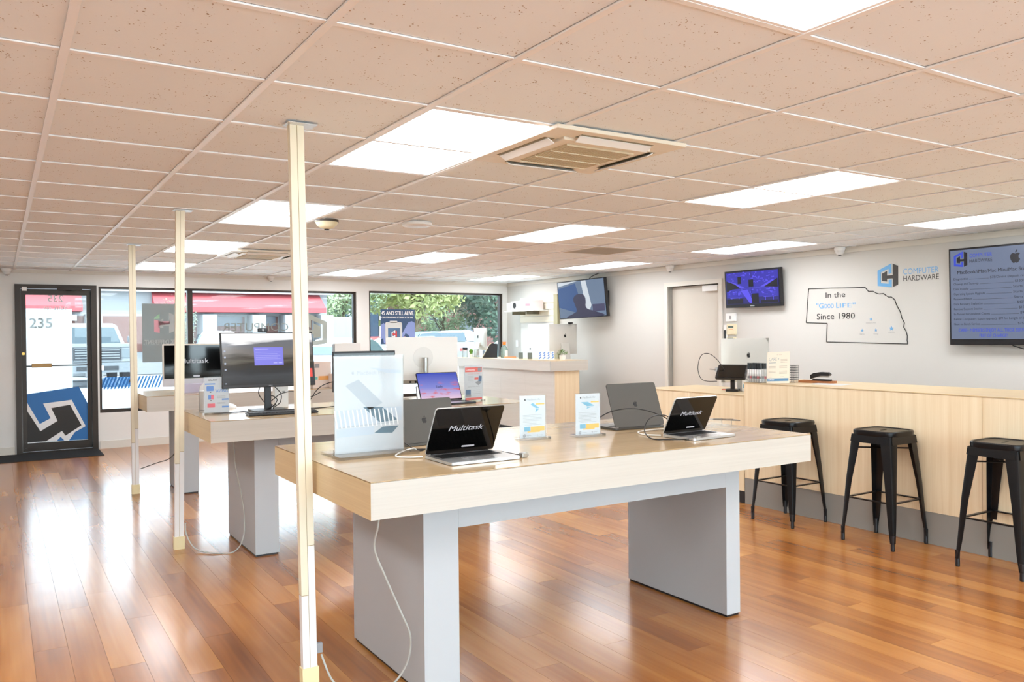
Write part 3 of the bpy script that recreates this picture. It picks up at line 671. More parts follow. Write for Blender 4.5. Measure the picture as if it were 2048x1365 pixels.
# ------------------------------------------------------------------ power posts
def post(label, x, y, tx, ty, h1, h2):
    t = thing('power_post', label, 'post', (x, y, 0), 0, 'cream power posts from floor to ceiling')
    lx, ly = (tx-x)/H, (ty-y)/H
    def seg(mb, x0, x1, y0, y1, z0, z1):
        b = bmesh.new(); v = [b.verts.new((a+lx*z, c+ly*z, z)) for a in (x0, x1) for c in (y0, y1) for z in (z0, z1)]
        for f in ((0, 1, 3, 2), (4, 6, 7, 5), (0, 4, 5, 1), (2, 3, 7, 6), (0, 2, 6, 4), (1, 5, 7, 3)): b.faces.new([v[i] for i in f])
        bmesh.ops.recalc_face_normals(b, faces=b.faces); mb.join(b); return mb
    W_, D_ = .029, .016
    seg(MB(), -W_+.002, W_-.002, -D_+.0015, D_, .05, H-.002).build('core', mat('tan seam', 'b09a70', .6), t)  # tan core shows as a line between the two covers
    seg(seg(MB(), -W_, -.0012, -D_, D_+.001, h1, H-.002), -W_, -.0012, -D_, -.5*D_, h1, h1+.001).build('left_cover', CREAM, t)
    seg(MB(), .0012, W_, -D_, D_+.001, h2, H-.002).build('right_cover', CREAM, t)
    seg(MB(), -W_, -.0012, -D_, D_+.001, .06, h1-.003).build('lower_left_cover', mat('white cover', 'f1f0ee', .4), t, label='white lower cover')
    seg(MB(), .0012, W_, -D_, D_+.001, .06, h2-.003).build('lower_right_cover', mat('white cover'), t, label='white lower cover')
    seg(MB(), -W_-.005, W_+.005, -D_-.005, D_+.005, 0, .085).build('foot', CAPM, t)
    MB().box(lx*H-.045, lx*H+.075, ly*H-.055, ly*H+.03, H-.0075, H-.0045).build('top_plate', mat('pale steel plate', 'd9dde0', .3, metal=.4), t)
    return t
post('nearest cream power post in front of the table with the poster stand', .880, 1.075, .862, 1.12, .38, .58)
post('middle cream power post in front of the monitor table', .842, 3.71, .880, 3.735, .58, .66)
post('farthest cream power post standing near the glass door', .876, 6.03, .882, 6.13, .47, .60)

# ------------------------------------------------------------------ tables
TH = .918
def table(label, x0, x1, y0, y1, ly0, ly1, z1=TH):
    t = thing('display_table', label, 'table', ((x0+x1)/2, (y0+y1)/2, 0), 0)
    cx, cyy = (x0+x1)/2, (y0+y1)/2; a, b, c, d = x0-cx, x1-cx, y0-cyy, y1-cyy; zb = z1-.135
    MB().box(a, b, c, d, z1-.0035, z1).build('tabletop', LAMT, t)
    MB().box(a+.001, b-.001, c+.001, d-.001, zb, z1-.0045).build('apron_core', mat('dark seam', '5a4a38', .7), t)
    MB().box(a, b, c, c+.02, zb, z1-.0045).build('front_apron', LAMX, t); MB().box(a, b, d-.02, d, zb, z1-.0045).build('back_apron', LAMX, t)
    MB().box(a-.0005, a+.02, c+.001, d-.001, zb, z1-.0045).build('end_apron', LAMY, t); MB().box(b-.02, b+.0005, c+.001, d-.001, zb, z1-.0045).build('end_apron', LAMY, t)
    q0, q1 = ly0-cyy, ly1-cyy
    for u0, u1 in ((a+.307, a+.307+.155), (b-.37, b-.275)):
        MB().box(u0, u1, q0, q0+.012, .012, zb-.001).box(u0+.001, u1-.001, q0+.012, q1-.012, .012, zb-.001).box(u0, u1, q1-.012, q1, .012, zb-.001).build('leg', GREYL, t)
        MB().box(u0+.006, u1-.006, q0+.006, q1-.006, 0, .012).build('foot', BLK, t)
    MB().box(a+.463, b-.3705, q0, q0+.05, zb-.127, zb-.001).box(a+.463, b-.3705, q1-.05, q1, zb-.127, zb-.001).build('rail', GREYL, t)
    return t
table('nearest pale laminate table with grey panel legs, holding four open laptops', .918, 3.268, .495, 1.668, .714, 1.47)
table('middle pale laminate table holding a black monitor, keyboard and price cards', .913, 3.26, 3.02, 3.98, 3.20, 4.00-.07)
table('farthest pale laminate table near the storefront, holding a slim all-in-one computer', .915, 3.26, 5.57, 6.45, 5.75, 6.35)
# grommets and cables
def cable(label, pts, r, m_, name='cable', grp=None):
    t = MB().tube(pts, r).build(name, m_, smooth=True); tag(t, label, 'cable', grp); return t
def grommet(label, x, y):
    tag(MB().lathe([(.034, 0), (.034, .003), (.026, .0045)], x, y, 24).build('cable_grommet', BLK), label, 'grommet').location = (0, 0, TH)
grommet('black cable grommet in the near table beside the left laptop', 1.395, 1.125)
grommet('black cable grommet in the near table between the two right laptops', 2.835, 1.0)
cable('grey power cable hanging from the near table to the nearest post', [(1.05, .72, .80), (1.045, .74, .70), (1.055, .80, .60), (1.10, .80, .48), (1.16, .80, .34), (1.205, .80, .22), (1.19, .82, .10), (1.12, .86, .012), (1.02, .93, .006), (.955, 1.0, .03), (.925, 1.06, .13)], .0042, CABG)
MB().box(-.012, .012, -.01, .01, -.02, .02, .002).build('plug', GINK, None)
o = C.objects['plug'] if 'plug' in C.objects else None
if o: tag(o, 'grey plug in the side of the nearest post', 'plug'); o.location = (.925, 1.085, .15)
cable('grey power cable hanging from the middle table to the middle post', [(1.15, 3.45, .78), (1.155, 3.45, .60), (1.19, 3.45, .40), (1.20, 3.40, .25), (1.18, 3.35, .10), (1.12, 3.38, .008), (1.0, 3.45, .006), (.92, 3.58, .02), (.885, 3.68, .10), (.885, 3.71, .17)], .0045, CABG)
cable('thin dark cable from the farthest table to the farthest post', [(1.22, 5.9, .78), (1.23, 5.9, .60), (1.21, 5.92, .40), (1.16, 5.95, .31), (1.05, 6.0, .27), (.92, 6.03, .225)], .004, mat('dark grey cable', '4a4c48', .5))

# ------------------------------------------------------------------ laptops
def laptop(label, x, y, rz, W, D, L, tilt, bm_, scr='multi', face=True):
    t = thing('laptop', label, 'laptop', (x, y, TH), rz, 'laptops on the display tables')
    dark = bm_ is SPACE
    MB().rbox(-W/2, W/2, -D, .006, .002, .0125, .012, 4, 'z').build('base', bm_, t)
    ks = MB().box(-W*.43, W*.43, -D*.50, -D*.08, .0125, .0130).build('keyboard_well', mat('keyboard black', '0f0f10', .5), t)
    kb = MB(); nx = 14; kw = W*.84/nx
    for r_ in range(6):
        y0 = -D*.485+r_*D*.066
        if r_ == 0:
            xs = [(0, 1), (1, 2), (2, 3.2), (3.2, 9.2), (9.2, 10.4), (10.4, 11.4), (11.4, 14)]
        else: xs = [(k, k+1) for k in range(nx)]
        for a, b in xs: kb.box(-W*.42+a*kw+.0008, -W*.42+b*kw-.0008, y0+.0008, y0+D*.066-.0012, .013, .0142)
    kb.build('keys', mat('key black', '1a1a1c', .55), t, kind='stuff')
    MB().rbox(-W*.2, W*.2, -D*.95, -D*.55, .0125, .0129, .006, 3, 'z').build('trackpad', mat('trackpad dark', '4b4a47', .3, metal=.4) if dark else mat('trackpad silver', 'bdbdbd', .25, metal=.6), t)
    MB().cyl(0, .0125, -W*.42, W*.42, .0045, axis='x', n=10).build('hinge', BLK, t)
    lid = MB().rbox(-W/2, W/2, 0, L, 0, .0055, .012, 5).build('lid', bm_, t, loc=(0, 0, .014), rot=(R(-tilt), 0, 0))
    MB().rbox(-W/2+.002, W/2-.002, .003, L-.002, -.001, .0002, .011, 5).build('screen', SCRB, lid)
    if scr == 'multi':
        MB().text('Multitask', 0, L*.50, -.0014, L*.115, 'C', w=W*.50, shear=.22, bold=.012).build('screen_words', mat('lit grey letters', 'c8c8cc', .5, emit='c0c0c6', es=ES), lid)
        MB().rbox(W*.0, W*.19, L*.12, L*.155, -.0016, -.001, L*.016, 4).build('screen_button', mat('lit grey letters'), lid)
    fr = MB(); fruit(fr, 0, L*.52, 0, .038)
    Mr = Matrix.Translation((0, .0055, 0)) @ Matrix.Rotation(PI, 4, 'Z'); fr.bm.transform(Mr)
    fr.build('emblem', mat('mirror dark emblem', '1c1b1a', .2, metal=.5), lid)
    return t, lid
laptop('silver laptop showing the word Multitask, left front of the near table', 1.479, .880, -.7, .325, .236, .229, -28.7, SILVER)
laptop('smaller silver laptop showing the word Multitask, right front of the near table', 2.743, .844, 1.9, .296, .205, .201, -26.4, SILVER)
laptop('dark grey laptop seen from behind, right rear of the near table', 2.733, 1.170, 175.6, .322, .225, .242, -21.4, SPACE, None)
laptop('dark grey laptop seen from behind between the poster stand and the left silver laptop', 1.512, 1.262, 185, .325, .240, .205, -15.3, SPACE, None)
t, lid = laptop('thin black laptop with a purple sunset sky screen on the middle table', 2.694, 3.407, -2.4, .347, .24, .235, 26.5, mat('black aluminium', '202022', .35, metal=.4), 'sky')
# sunset wallpaper
sm = bpy.data.materials.new('sunset display'); sm.use_nodes = True; nt = sm.node_tree; b = nt.nodes['Principled BSDF']
tc = nt.nodes.new('ShaderNodeTexCoord'); sp = nt.nodes.new('ShaderNodeSeparateXYZ'); nt.links.new(tc.outputs['Generated'], sp.inputs[0])
cr = nt.nodes.new('ShaderNodeValToRGB'); cr.color_ramp.elements[0].color = lin('e6c6dc'); cr.color_ramp.elements[1].color = lin('2c48b8'); e = cr.color_ramp.elements.new(.45); e.color = lin('8087d6')
nz = nt.nodes.new('ShaderNodeTexNoise'); nz.inputs['Scale'].default_value = 3.4; nz.inputs['Detail'].default_value = 4
mp_ = nt.nodes.new('ShaderNodeMapping'); mp_.inputs['Scale'].default_value = (1, 1, 2.2); mp_.inputs['Location'].default_value = (.7, 0, .3); nt.links.new(tc.outputs['Generated'], mp_.inputs[0]); nt.links.new(mp_.outputs[0], nz.inputs[0])
th_ = nt.nodes.new('ShaderNodeMapRange'); th_.inputs['From Min'].default_value = .55; th_.inputs['From Max'].default_value = .66; nt.links.new(nz.outputs[0], th_.inputs[0])
fz = nt.nodes.new('ShaderNodeMapRange'); fz.inputs['From Min'].default_value = .75; fz.inputs['From Max'].default_value = .40; nt.links.new(sp.outputs['Z'], fz.inputs[0])
mu_ = nt.nodes.new('ShaderNodeMath'); mu_.operation = 'MULTIPLY'; nt.links.new(th_.outputs[0], mu_.inputs[0]); nt.links.new(fz.outputs[0], mu_.inputs[1])
mx_ = nt.nodes.new('ShaderNodeMixRGB'); mx_.inputs[2].default_value = lin('d86a78'); nt.links.new(sp.outputs['Z'], cr.inputs[0]); nt.links.new(cr.outputs[0], mx_.inputs[1]); nt.links.new(mu_.outputs[0], mx_.inputs[0])
nt.links.new(mx_.outputs[0], b.inputs['Emission Color']); b.inputs['Emission Strength'].default_value = ES; b.inputs['Base Color'].default_value = (.02, .02, .02, 1); b.inputs['Roughness'].default_value = .2
MB().box(-.168, .168, -.0022, -.001, .012, .229).build('wallpaper', sm, lid)
MB().text('Easily', 0, .105, -.0026, .02, 'C', w=.055, bold=.03).build('screen_words', mat('navy letters', '22285a', .5), lid)
# laptop security clips and leads
for lb, x, y in (('metal security clip at the right front corner of the left silver laptop', 1.668, .672), ('metal security clip at the front edge of the small silver laptop', 2.64, .652)):
    t = thing('security_clip', lb, 'clip', (x, y, TH), 10); MB().box(-.016, .012, -.012, .012, 0, .02, .003).build('clamp', STEEL, t); MB().cyl(.0, .010, .0, .022, .007, axis='x').build('screw', STEEL, t)
cable('white charging cable from the left silver laptop to the grommet', [(1.315, .90, TH+.006), (1.26, .93, TH+.005), (1.23, .98, TH+.005), (1.28, 1.06, TH+.006), (1.375, 1.12, TH+.012), (1.395, 1.125, TH-.002)], .0032, CABW)
cable('thin dark security lead rising from the left grommet', [(1.39, 1.13, TH), (1.36, 1.17, TH+.03), (1.32, 1.20, TH+.05)], .0022, CABB)
cable('white charging cable beside the small silver laptop', [(2.60, .86, TH+.006), (2.56, .93, TH+.005), (2.60, 1.03, TH+.006), (2.72, 1.06, TH+.006), (2.82, 1.01, TH+.01), (2.835, 1.0, TH-.002)], .0032, CABW)
cable('black security cable looping between the right laptops', [(2.835, 1.0, TH), (2.82, 1.01, TH+.035), (2.75, 1.03, TH+.085), (2.60, 1.05, TH+.125), (2.45, 1.07, TH+.115), (2.38, 1.12, TH+.06), (2.42, 1.22, TH+.008)], .0028, CABB)
cable('black security cable curling round to the front of the small laptop', [(2.84, 1.0, TH), (2.80, .99, TH+.05), (2.72, .96, TH+.09), (2.60, .93, TH+.09), (2.52, .89, TH+.04), (2.48, .80, TH+.006), (2.52, .71, TH+.006), (2.63, .655, TH+.008)], .0028, CABB)
cable('thin black lead beside the left silver laptop', [(1.665, .675, TH+.012), (1.67, .74, TH+.006), (1.66, .85, TH+.006), (1.60, 1.0, TH+.006), (1.42, 1.13, TH+.004)], .0022, CABB)

# ------------------------------------------------------------------ sign stands
def signstand(label, x, y, rz, W, Hh, bw, bd, name='sign_stand'):
    t = thing(name, label, 'sign holder', (x, y, TH), rz)
    MB().box(-bw/2, bw/2, -bd/2, -.006, 0, .012).box(-bw/2, bw/2, .006, bd/2, 0, .012).build('base', ACRYL, t)
    MB().box(-W/2-.003, W/2+.003, -.005, -.002, .006, Hh+.004).box(-W/2-.003, W/2+.003, .002, .005, .006, Hh+.004).build('acrylic_sleeve', ACRYL, t)
    s = MB().box(-W/2, W/2, -.0019, .0019, .010, Hh).build('sheet', WHTP, t)
    return t
FY = -.0021
def picture_laptop(mb, x, z, s, y=FY):
    mb.prism([(x-s, z+.55*s), (x-.45*s, z+.62*s), (x+s, z-.1*s), (x+.3*s, z-.16*s)], y-.0004, y)
# big poster stand
t = signstand('tall white poster in a clear acrylic stand, left end of the near table', 1.183, 1.15, .0, .315, .425, .36, .24)
b_, g_, l_ = MB(), MB(), MB()
b_.prism([(-.03, .205), (.06, .20), (.135, .14), (.045, .135)], FY-.0004, FY).prism([(.02, .09), (.06, .115), (.135, .115), (.105, .085)], FY-.0004, FY)
g_.prism([(-.11, .30), (-.05, .325), (.06, .22), (.0, .19)], FY-.0004, FY).prism([(-.14, .125), (.135, .135), (.135, .130), (-.14, .119)], FY-.0004, FY)
l_.prism([(-.15, .195), (.150, .20), (.150, .14), (-.15, .12)], FY-.0003, FY).prism([(-.15, .115), (.02, .12), (.02, .085), (-.15, .08)], FY-.0003, FY).prism([(.0, .375), (.15, .36), (.15, .345), (.08, .35)], FY-.0003, FY)
g_.text('MacBook Pro', -.055, .345, FY-.0002, .017, 'L', w=.13)
fruit(g_, -.075, .355, FY, .018, .0004)
b_.build('print_blue', mat('steel blue print', '66808f', .6), t); g_.build('print_grey', mat('pale grey print', 'bcc3c9', .6), t); l_.build('print_pale', mat('very pale blue print', 'c6cfd8', .6), t)
st_ = MB()
for k in range(15):
    x = -.15+k*.02; st_.prism([(x, .12), (x+.006, .12), (x-.012+.006, .195), (x-.012, .195)], FY-.0008, FY-.0005)
st_.build('print_stripes', WINK, t)
# two price cards
for n, (x, y) in enumerate(((2.029, 1.148), (2.318, 1.085))):
    lb = ('white price card with a steep open laptop picture, left of the two cards', 'white price card with a flat open laptop picture, right of the two cards')[n]
    t = signstand(lb, x, y, -4, .142, .212, .165, .075)
    k_, y_, t_, g_ = MB(), MB(), MB(), MB()
    g_.text('MacBook Air', -.032, .190, FY-.0002, .010, 'L', w=.078); fruit(k_, -.042, .195, FY, .012, .0004)
    y_.box(.018, .066, FY-.0003, FY, .168, .175).box(-.012, .066, FY-.0003, FY, .040, .062).box(-.03, .04, FY-.0003, FY, .034, .041)
    if n == 0: t_.prism([(-.012, .170), (.0, .178), (.038, .152), (.02, .150)], FY-.0004, FY).prism([(.014, .130), (.038, .148), (.018, .146)], FY-.0004, FY)
    else: t_.prism([(-.040, .172), (.0, .172), (.040, .152), (-.004, .150)], FY-.0004, FY).prism([(-.008, .138), (.036, .149), (-.004, .145)], FY-.0004, FY)
    t_.box(-.048, -.014, FY-.0006, FY-.0003, .040, .062)
    for k in range(7): g_.box(-.055, .050 if k < 5 else .02, FY-.0002, FY, .118-k*.0068, .1192-k*.0068)
    g_.box(-.045, .05, FY-.0002, FY, .0708, .0718)
    hexlogo(g_, g_, -.055, .012, FY, .014, .016, .0003); fruit(k_, .025, .020, FY, .006, .0003); g_.box(-.035, -.01, FY-.0002, FY, .018, .0195).box(.032, .055, FY-.0002, FY, .018, .0195)
    k_.build('print_black', INK, t); y_.build('print_amber', YEL, t); t_.build('print_teal', TEAL, t); g_.build('print_grey', GINK, t)
# card on the middle table, monitor line-up
t = signstand('white card with blue and pink monitor pictures and an S sticker, middle table', 1.055, 3.50, -3, .155, .245, .17, .07)
k_, b_, p_, g_ = MB(), MB(), MB(), MB()
k_.text('GALAXY', -.052, .222, FY-.0002, .011, 'L', w=.055, bold=.02).text('S', .058, .218, FY-.0002, .02, 'C', bold=.03)
b_.box(-.075, -.01, FY-.0003, FY, .198, .206).box(.04, .072, FY-.0003, FY, .198, .208).rbox(-.065, -.02, .155, .188, FY-.0004, FY, .005).box(-.055, -.037, FY-.0004, FY, .098, .128).box(.032, .075, FY-.0003, FY, .092, .102).box(.032, .075, FY-.0003, FY, .042, .053)
for k in range(8): b_.prism([(-.01+k*.01, .165), (-.006+k*.01, .165), (.002+k*.01, .145), (-.002+k*.01, .145)], FY-.0003, FY)
p_.box(-.037, -.019, FY-.0004, FY, .098, .128).rbox(-.06, -.012, .045, .072, FY-.0004, FY, .003)
for z in (.118, .112, .106, .075, .069): g_.box(.0, .055, FY-.0002, FY, z, z+.0015)
k_.box(-.045, -.035, FY-.0003, FY, .145, .15).box(-.043, -.033, FY-.0003, FY, .088, .093)
k_.build('print_black', INK, t); b_.build('print_blue', BLUI, t); p_.build('print_pink', PINKI, t); g_.build('print_grey', GINK, t)
# red headed card
t = signstand('white card with a red header strip and laptop pictures, right end of the middle table', 2.944, 3.36, 6, .168, .275, .18, .06)
r_, g_, b_, w_ = MB(), MB(), MB(), MB()
r_.box(-.08, .08, FY-.0003, FY, .225, .262).box(.008, .045, FY-.0003, FY, .165, .182).box(-.078, .078, FY-.0003, FY, .012, .026).text('AVAILABLE IN STORE', -.055, .208, FY-.0002, .006, 'L', w=.11)
w_.text('Lenovo', -.072, .236, FY-.0005, .018, 'L', w=.085, bold=.03)
g_.box(.04, .076, FY-.0006, FY-.0004, .23, .257).prism([(.012, .145), (.045, .155), (.076, .143), (.045, .12)], FY-.0004, FY).text('laptop from $499', -.055, .108, FY-.0002, .008, 'L', w=.11)
g_.box(-.076, -.026, FY-.0003, FY, .035, .052)
b_.prism([(.044, .152), (.05, .195), (.078, .192), (.074, .148)], FY-.0006, FY-.0003).box(-.076, -.028, FY-.0003, FY, .052, .09)
for k in range(5): g_.box(-.055, .0, FY-.0002, FY, .192-k*.011, .1935-k*.011)
for k in range(3): g_.box(-.01, .065, FY-.0002, FY, .083-k*.014, .0845-k*.014)
r_.build('print_red', mat('soft red ink', 'e8756c', .6), t); g_.build('print_grey', GINK, t); b_.build('print_blue', mat('slate print', '5d7896', .6), t); w_.build('print_white', WINK, t)
# clear stand lying on its side
t = thing('empty_acrylic_stand', 'empty clear acrylic stand lying behind the small silver laptop', 'sign holder', (3.13, 1.04, TH), -12)
MB().box(-.09, .10, -.05, -.044, 0, .035).box(-.09, .10, .04, .046, 0, .035).box(-.096, -.09, -.05, .046, 0, .035).build('base', ACRYL, t)
MB().box(-.09, .16, -.04, .035, .036, .041).build('sleeve', ACRYL, t, rot=(0, R(4), 0))

# ------------------------------------------------------------------ middle table devices
t = thing('monitor', 'black monitor with a lakeside wallpaper and a violet dialog, middle table', 'monitor', (1.405, 3.50, TH), 0)
b = MB().box(-.318, .318, 0, .03, -.19, .19, .003).build('housing', BLK, t, loc=(0, .0, .357), rot=(R(-10), 0, 0))
lm = bpy.data.materials.new('lakeside display'); lm.use_nodes = True; nt = lm.node_tree; bb = nt.nodes['Principled BSDF']
tc = nt.nodes.new('ShaderNodeTexCoord'); sp = nt.nodes.new('ShaderNodeSeparateXYZ'); nt.links.new(tc.outputs['Generated'], sp.inputs[0])
nz = nt.nodes.new('ShaderNodeTexNoise'); nz.inputs['Scale'].default_value = 2.2; nz.inputs['Detail'].default_value = 5
mp_ = nt.nodes.new('ShaderNodeMapping'); mp_.inputs['Scale'].default_value = (1, 1, 5); nt.links.new(tc.outputs['Generated'], mp_.inputs[0]); nt.links.new(mp_.outputs[0], nz.inputs[0])
ma = nt.nodes.new('ShaderNodeMath'); ma.operation = 'MULTIPLY_ADD'; ma.inputs[1].default_value = .28; nt.links.new(nz.outputs[0], ma.inputs[0]); nt.links.new(sp.outputs['Z'], ma.inputs[2])
cr = nt.nodes.new('ShaderNodeValToRGB'); el = cr.color_ramp.elements
for p_, c_ in ((.30, '3a4248'), (.42, '232a30'), (.52, '2c2a22'), (.58, '5d5a50'), (.66, '3a3830'), (.74, '77726e'), (.95, '6c7078')): x = el.new(p_); x.color = lin(c_)
nt.links.new(ma.outputs[0], cr.inputs[0]); nt.links.new(cr.outputs[0], bb.inputs['Emission Color']); bb.inputs['Emission Strength'].default_value = ES; bb.inputs['Base Color'].default_value = (.015, .015, .015, 1); bb.inputs['Roughness'].default_value = .15
MB().box(-.310, .310, -.0018, 0, -.172, .182).build('display', lm, b)
MB().box(-.10, .10, -.0028, -.0018, .0-.04, .085).build('dialog', mat('violet display window', '8583e8', .3, emit='7d7be6', es=ES), b)
dl = MB().box(-.09, 0, -.0033, -.0028, .070, .075)
for k in range(5): dl.box(-.09, .08-.02*(k % 2), -.0033, -.0028, .050-k*.012, .0518-k*.012)
dl.box(.03, .055, -.0033, -.0028, .0-.028, -.022).box(.065, .09, -.0033, -.0028, .0-.028, -.022); dl.build('dialog_text', mat('lavender display ink', 'cfd0ff', .4, emit='b8b8f8', es=ES), b)
ic = MB()
for k in range(4): ic.rbox(-.300, -.288, .055-k*.042, .067-k*.042, -.0028, -.0018, .003, 3)
ic.box(-.300, -.290, -.0028, -.0018, -.163, -.156); ic.build('desktop_icons', mat('pale display ink', 'b9c4d4', .4, emit='a8b4c8', es=ES), b)
MB().box(.262, .300, -.0026, -.0018, -.13, -.07).build('red_sticker', REDI, b); MB().text('ASUS', 0, -.186, -.0012, .008, 'C', bold=.03).build('badge_letters', GINK, b)
MB().box(-.022, .022, .03, .06, .01, .35, .004).build('stand_neck', mat('dark grey plastic', '2e3238', .4), t)
MB().rbox(-.12, .12, -.06, .13, 0, .012, .03, 5, 'z').build('stand_base', BLK, t)
t = thing('webcam', 'small black webcam clipped on top of the black monitor', 'webcam', (1.375, 3.545, TH+.547), 0)
MB().box(-.032, .032, -.014, .014, 0, .026, .005).build('body', BLK, t); MB().cyl(0, .014, -.018, -.012, .008, axis='y').build('lens', mat('lens grey', '8a8a90', .2), t)
t = thing('keyboard', 'black full size keyboard in front of the black monitor', 'keyboard', (1.415, 3.24, TH), -3)
MB().box(-.225, .225, -.075, .065, .002, .014, .003).build('case', BLK, t)
kb = MB()
for r_ in range(6):
    for k in range(21):
        if k in (15, 18) : continue
        kb.box(-.218+k*.0207, -.218+k*.0207+.0178, -.069+r_*.0215, -.069+r_*.0215+.0185, .014, .020)
kb.build('keys', mat('keyboard key', '26272b', .5), t, kind='stuff')
def mouse(label, x, y, rz, m_):
    t = thing('computer_mouse', label, 'mouse', (x, y, TH), rz)
    b = bmesh.new(); bmesh.ops.create_uvsphere(b, u_segments=16, v_segments=10, radius=1); bmesh.ops.delete(b, geom=[v for v in b.verts if v.co.z < -.01], context='VERTS'); b.transform(Matrix.Diagonal((.031, .055, .032, 1)))
    q = MB(); q.join(b); q.build('shell', m_, t, smooth=True); MB().box(-.003, .003, .015, .035, .026, .034).build('wheel', GINK, t)
mouse('white computer mouse right of the monitor price card', 1.24, 3.93, 40, WHT)
mouse('black computer mouse at the left edge behind the tall poster', 1.90, 3.42, 80, BLK)
t = thing('cylinder_speaker', 'silver cylinder speaker behind the monitor price card', 'speaker', (1.02, 3.70, TH))
MB().lathe([(.04, .0), (.04, .014)], n=24).build('foot', SILVER, t, smooth=True); MB().lathe([(.037, .014), (.037, .017)], n=24).build('seam', BLK, t); MB().lathe([(.04, .017), (.04, .138), (.034, .146)], n=24).build('body', SILVER, t, smooth=True)
t = thing('mini_desktop_computer', 'small white upright computer box behind the monitor stand', 'computer', (1.56, 3.75, TH), 0)
MB().box(-.055, .045, -.03, .03, 0, .155, .006).build('case', WHT, t); MB().box(.0, .02, -.032, -.03, .11, .12).build('port', GINK, t)
# tangle of black leads round the stand
rnd = random.Random(5)
leads = [([(1.36, 3.56, 1.09), (1.345, 3.55, 1.04), (1.38, 3.54, .98), (1.43, 3.53, .95), (1.40, 3.50, .925)], 'left of the monitor stand'),
         ([(1.45, 3.56, 1.09), (1.50, 3.55, 1.03), (1.49, 3.54, .97), (1.44, 3.53, .93), (1.55, 3.50, .922), (1.65, 3.48, .922)], 'right of the monitor stand'),
         ([(1.42, 3.56, .97), (1.50, 3.55, 1.03), (1.60, 3.55, 1.04), (1.70, 3.54, 1.0), (1.78, 3.53, 1.03)], 'arching from the stand toward the post'),
         ([(1.04, 3.52, .922), (1.15, 3.50, .922), (1.28, 3.53, .924), (1.38, 3.52, .93), (1.46, 3.53, .96)], 'running to the price card'),
         ([(1.70, 3.55, .96), (1.78, 3.56, 1.06), (1.90, 3.57, 1.10), (2.05, 3.57, 1.10)], 'sweeping behind the tall poster'),
         ([(1.66, 3.50, .922), (1.78, 3.49, .922), (1.92, 3.51, .93), (2.05, 3.55, .96)], 'low beside the black mouse'),
         ([(1.44, 3.55, .94), (1.47, 3.54, .99), (1.43, 3.54, 1.02), (1.40, 3.54, .98), (1.45, 3.53, .95)], 'coiled round the monitor neck')]
for pts, lb in leads: cable('black computer lead '+lb, pts, .0032, CABB, grp='black leads behind the monitor')
# large white display seen from behind
t = thing('desktop_display', 'white desktop display seen from behind with a round steel neck, middle table', 'monitor', (2.735, 3.83, TH), 176)
MB().rbox(-.305, .305, .155, .50, -.008, .018, .012).build('housing', mat('satin white', 'e9e7e2', .4), t)
q = MB(); q.cyl(0, .335, .018, .021, .085, axis='y', n=40); q.build('mount_disc', mat('pearl disc', 'dedcd7', .35), t, smooth=True)
MB().cyl(0, .05, .0, .06, .0, n=4); MB().cyl(.0, .062, .01, .335, .026, n=24).build('neck', STEEL, t, smooth=True)
MB().rbox(-.12, .12, -.02, .13, 0, .010, .02, 4, 'z').build('foot_plate', WHT, t)
MB().box(-.20, .20, .002, .03, .125, .155).build('port_strip', mat('taupe plastic', '9a9284', .5), t)
pp_ = MB()
for k in range(7): pp_.box(-.16+k*.045, -.145+k*.045, .03, .033, .132, .148)
pp_.build('ports', BLK, t)
t = thing('small_tablet', 'small white lit tablet standing under the white display', 'tablet', (2.69, 3.66, TH), 0)
MB().rbox(-.085, .085, .0, .115, 0, .008, .008).build('case', GINK, t, rot=(R(-12), 0, 0)); MB().rbox(-.08, .08, .006, .11, -.0015, 0, .005).build('screen', mat('white lit screen', 'ffffff', .3, emit='ffffff', es=ES), t, rot=(R(-12), 0, 0))
cable('black lead plugged into the port strip of the white display', [(2.72, 3.79, 1.055), (2.76, 3.72, 1.03), (2.82, 3.66, .97), (2.85, 3.60, .93)], .003, CABB)
# dark topped monitor behind the tall poster
t = thing('monitor', 'black slim monitor whose top edge shows above the tall poster, middle table', 'monitor', (2.14, 3.58, TH), 0)
MB().box(-.245, .245, 0, .03, .10, .400, .003).build('housing', BLK, t); MB().box(-.238, .238, -.0015, 0, .11, .385).build('screen', SCRB, t); MB().box(-.02, .02, .03, .055, .01, .25).build('neck', BLK, t); MB().rbox(-.1, .1, -.05, .1, 0, .01, .02, 4, 'z').build('stand_base', BLK, t)

# ------------------------------------------------------------------ farthest table devices
def allinone(label, x, y, rz, W, z0, zt, chin, screen, z=TH, colr=None):
    t = thing('all_in_one_computer', label, 'computer', (x, y, z), rz)
    m_ = colr or mat('champagne silver', 'd8d2c6', .4)
    b = MB().rbox(-W/2, W/2, z0, zt, 0, .014, .01).build('housing', m_, t)
    if screen:
        MB().box(-W/2+.014, W/2-.014, -.002, 0, z0+chin, zt-.014).build('screen', SCRB, b)
        MB().text('Multitask', .01, z0+chin+(zt-z0-chin)*.44, -.0026, .042, 'C', w=.25, bold=.015).rbox(-.005, .055, z0+chin+.012, z0+chin+.028, -.003, -.002, .007, 3).build('screen_words', mat('lit grey letters'), b)
        MB().box(-W/2+.002, W/2-.002, -.0015, 0, z0+.002, z0+chin-.004).build('chin', mat('lavender chin', 'c9c9cf', .4), b)
    return t, b
t, b = allinone('slim silver all-in-one computer showing the word Multitask, farthest table', 1.385, 5.98, -1, .547, .055, .455, .075, True)
MB().box(-.075, .075, .014, .02, .0, .22).build('stand', SILVER, t); MB().box(-.075, .075, -.07, .08, 0, .006).build('stand_foot', SILVER, t)
t = thing('folded_carton', 'lavender grey box in front of the silver all-in-one computer', 'box', (1.46, 5.84, TH)); MB().box(-.235, .16, -.02, .03, 0, .085, .003).build('carton', mat('lavender board', 'b9b6cc', .5), t)
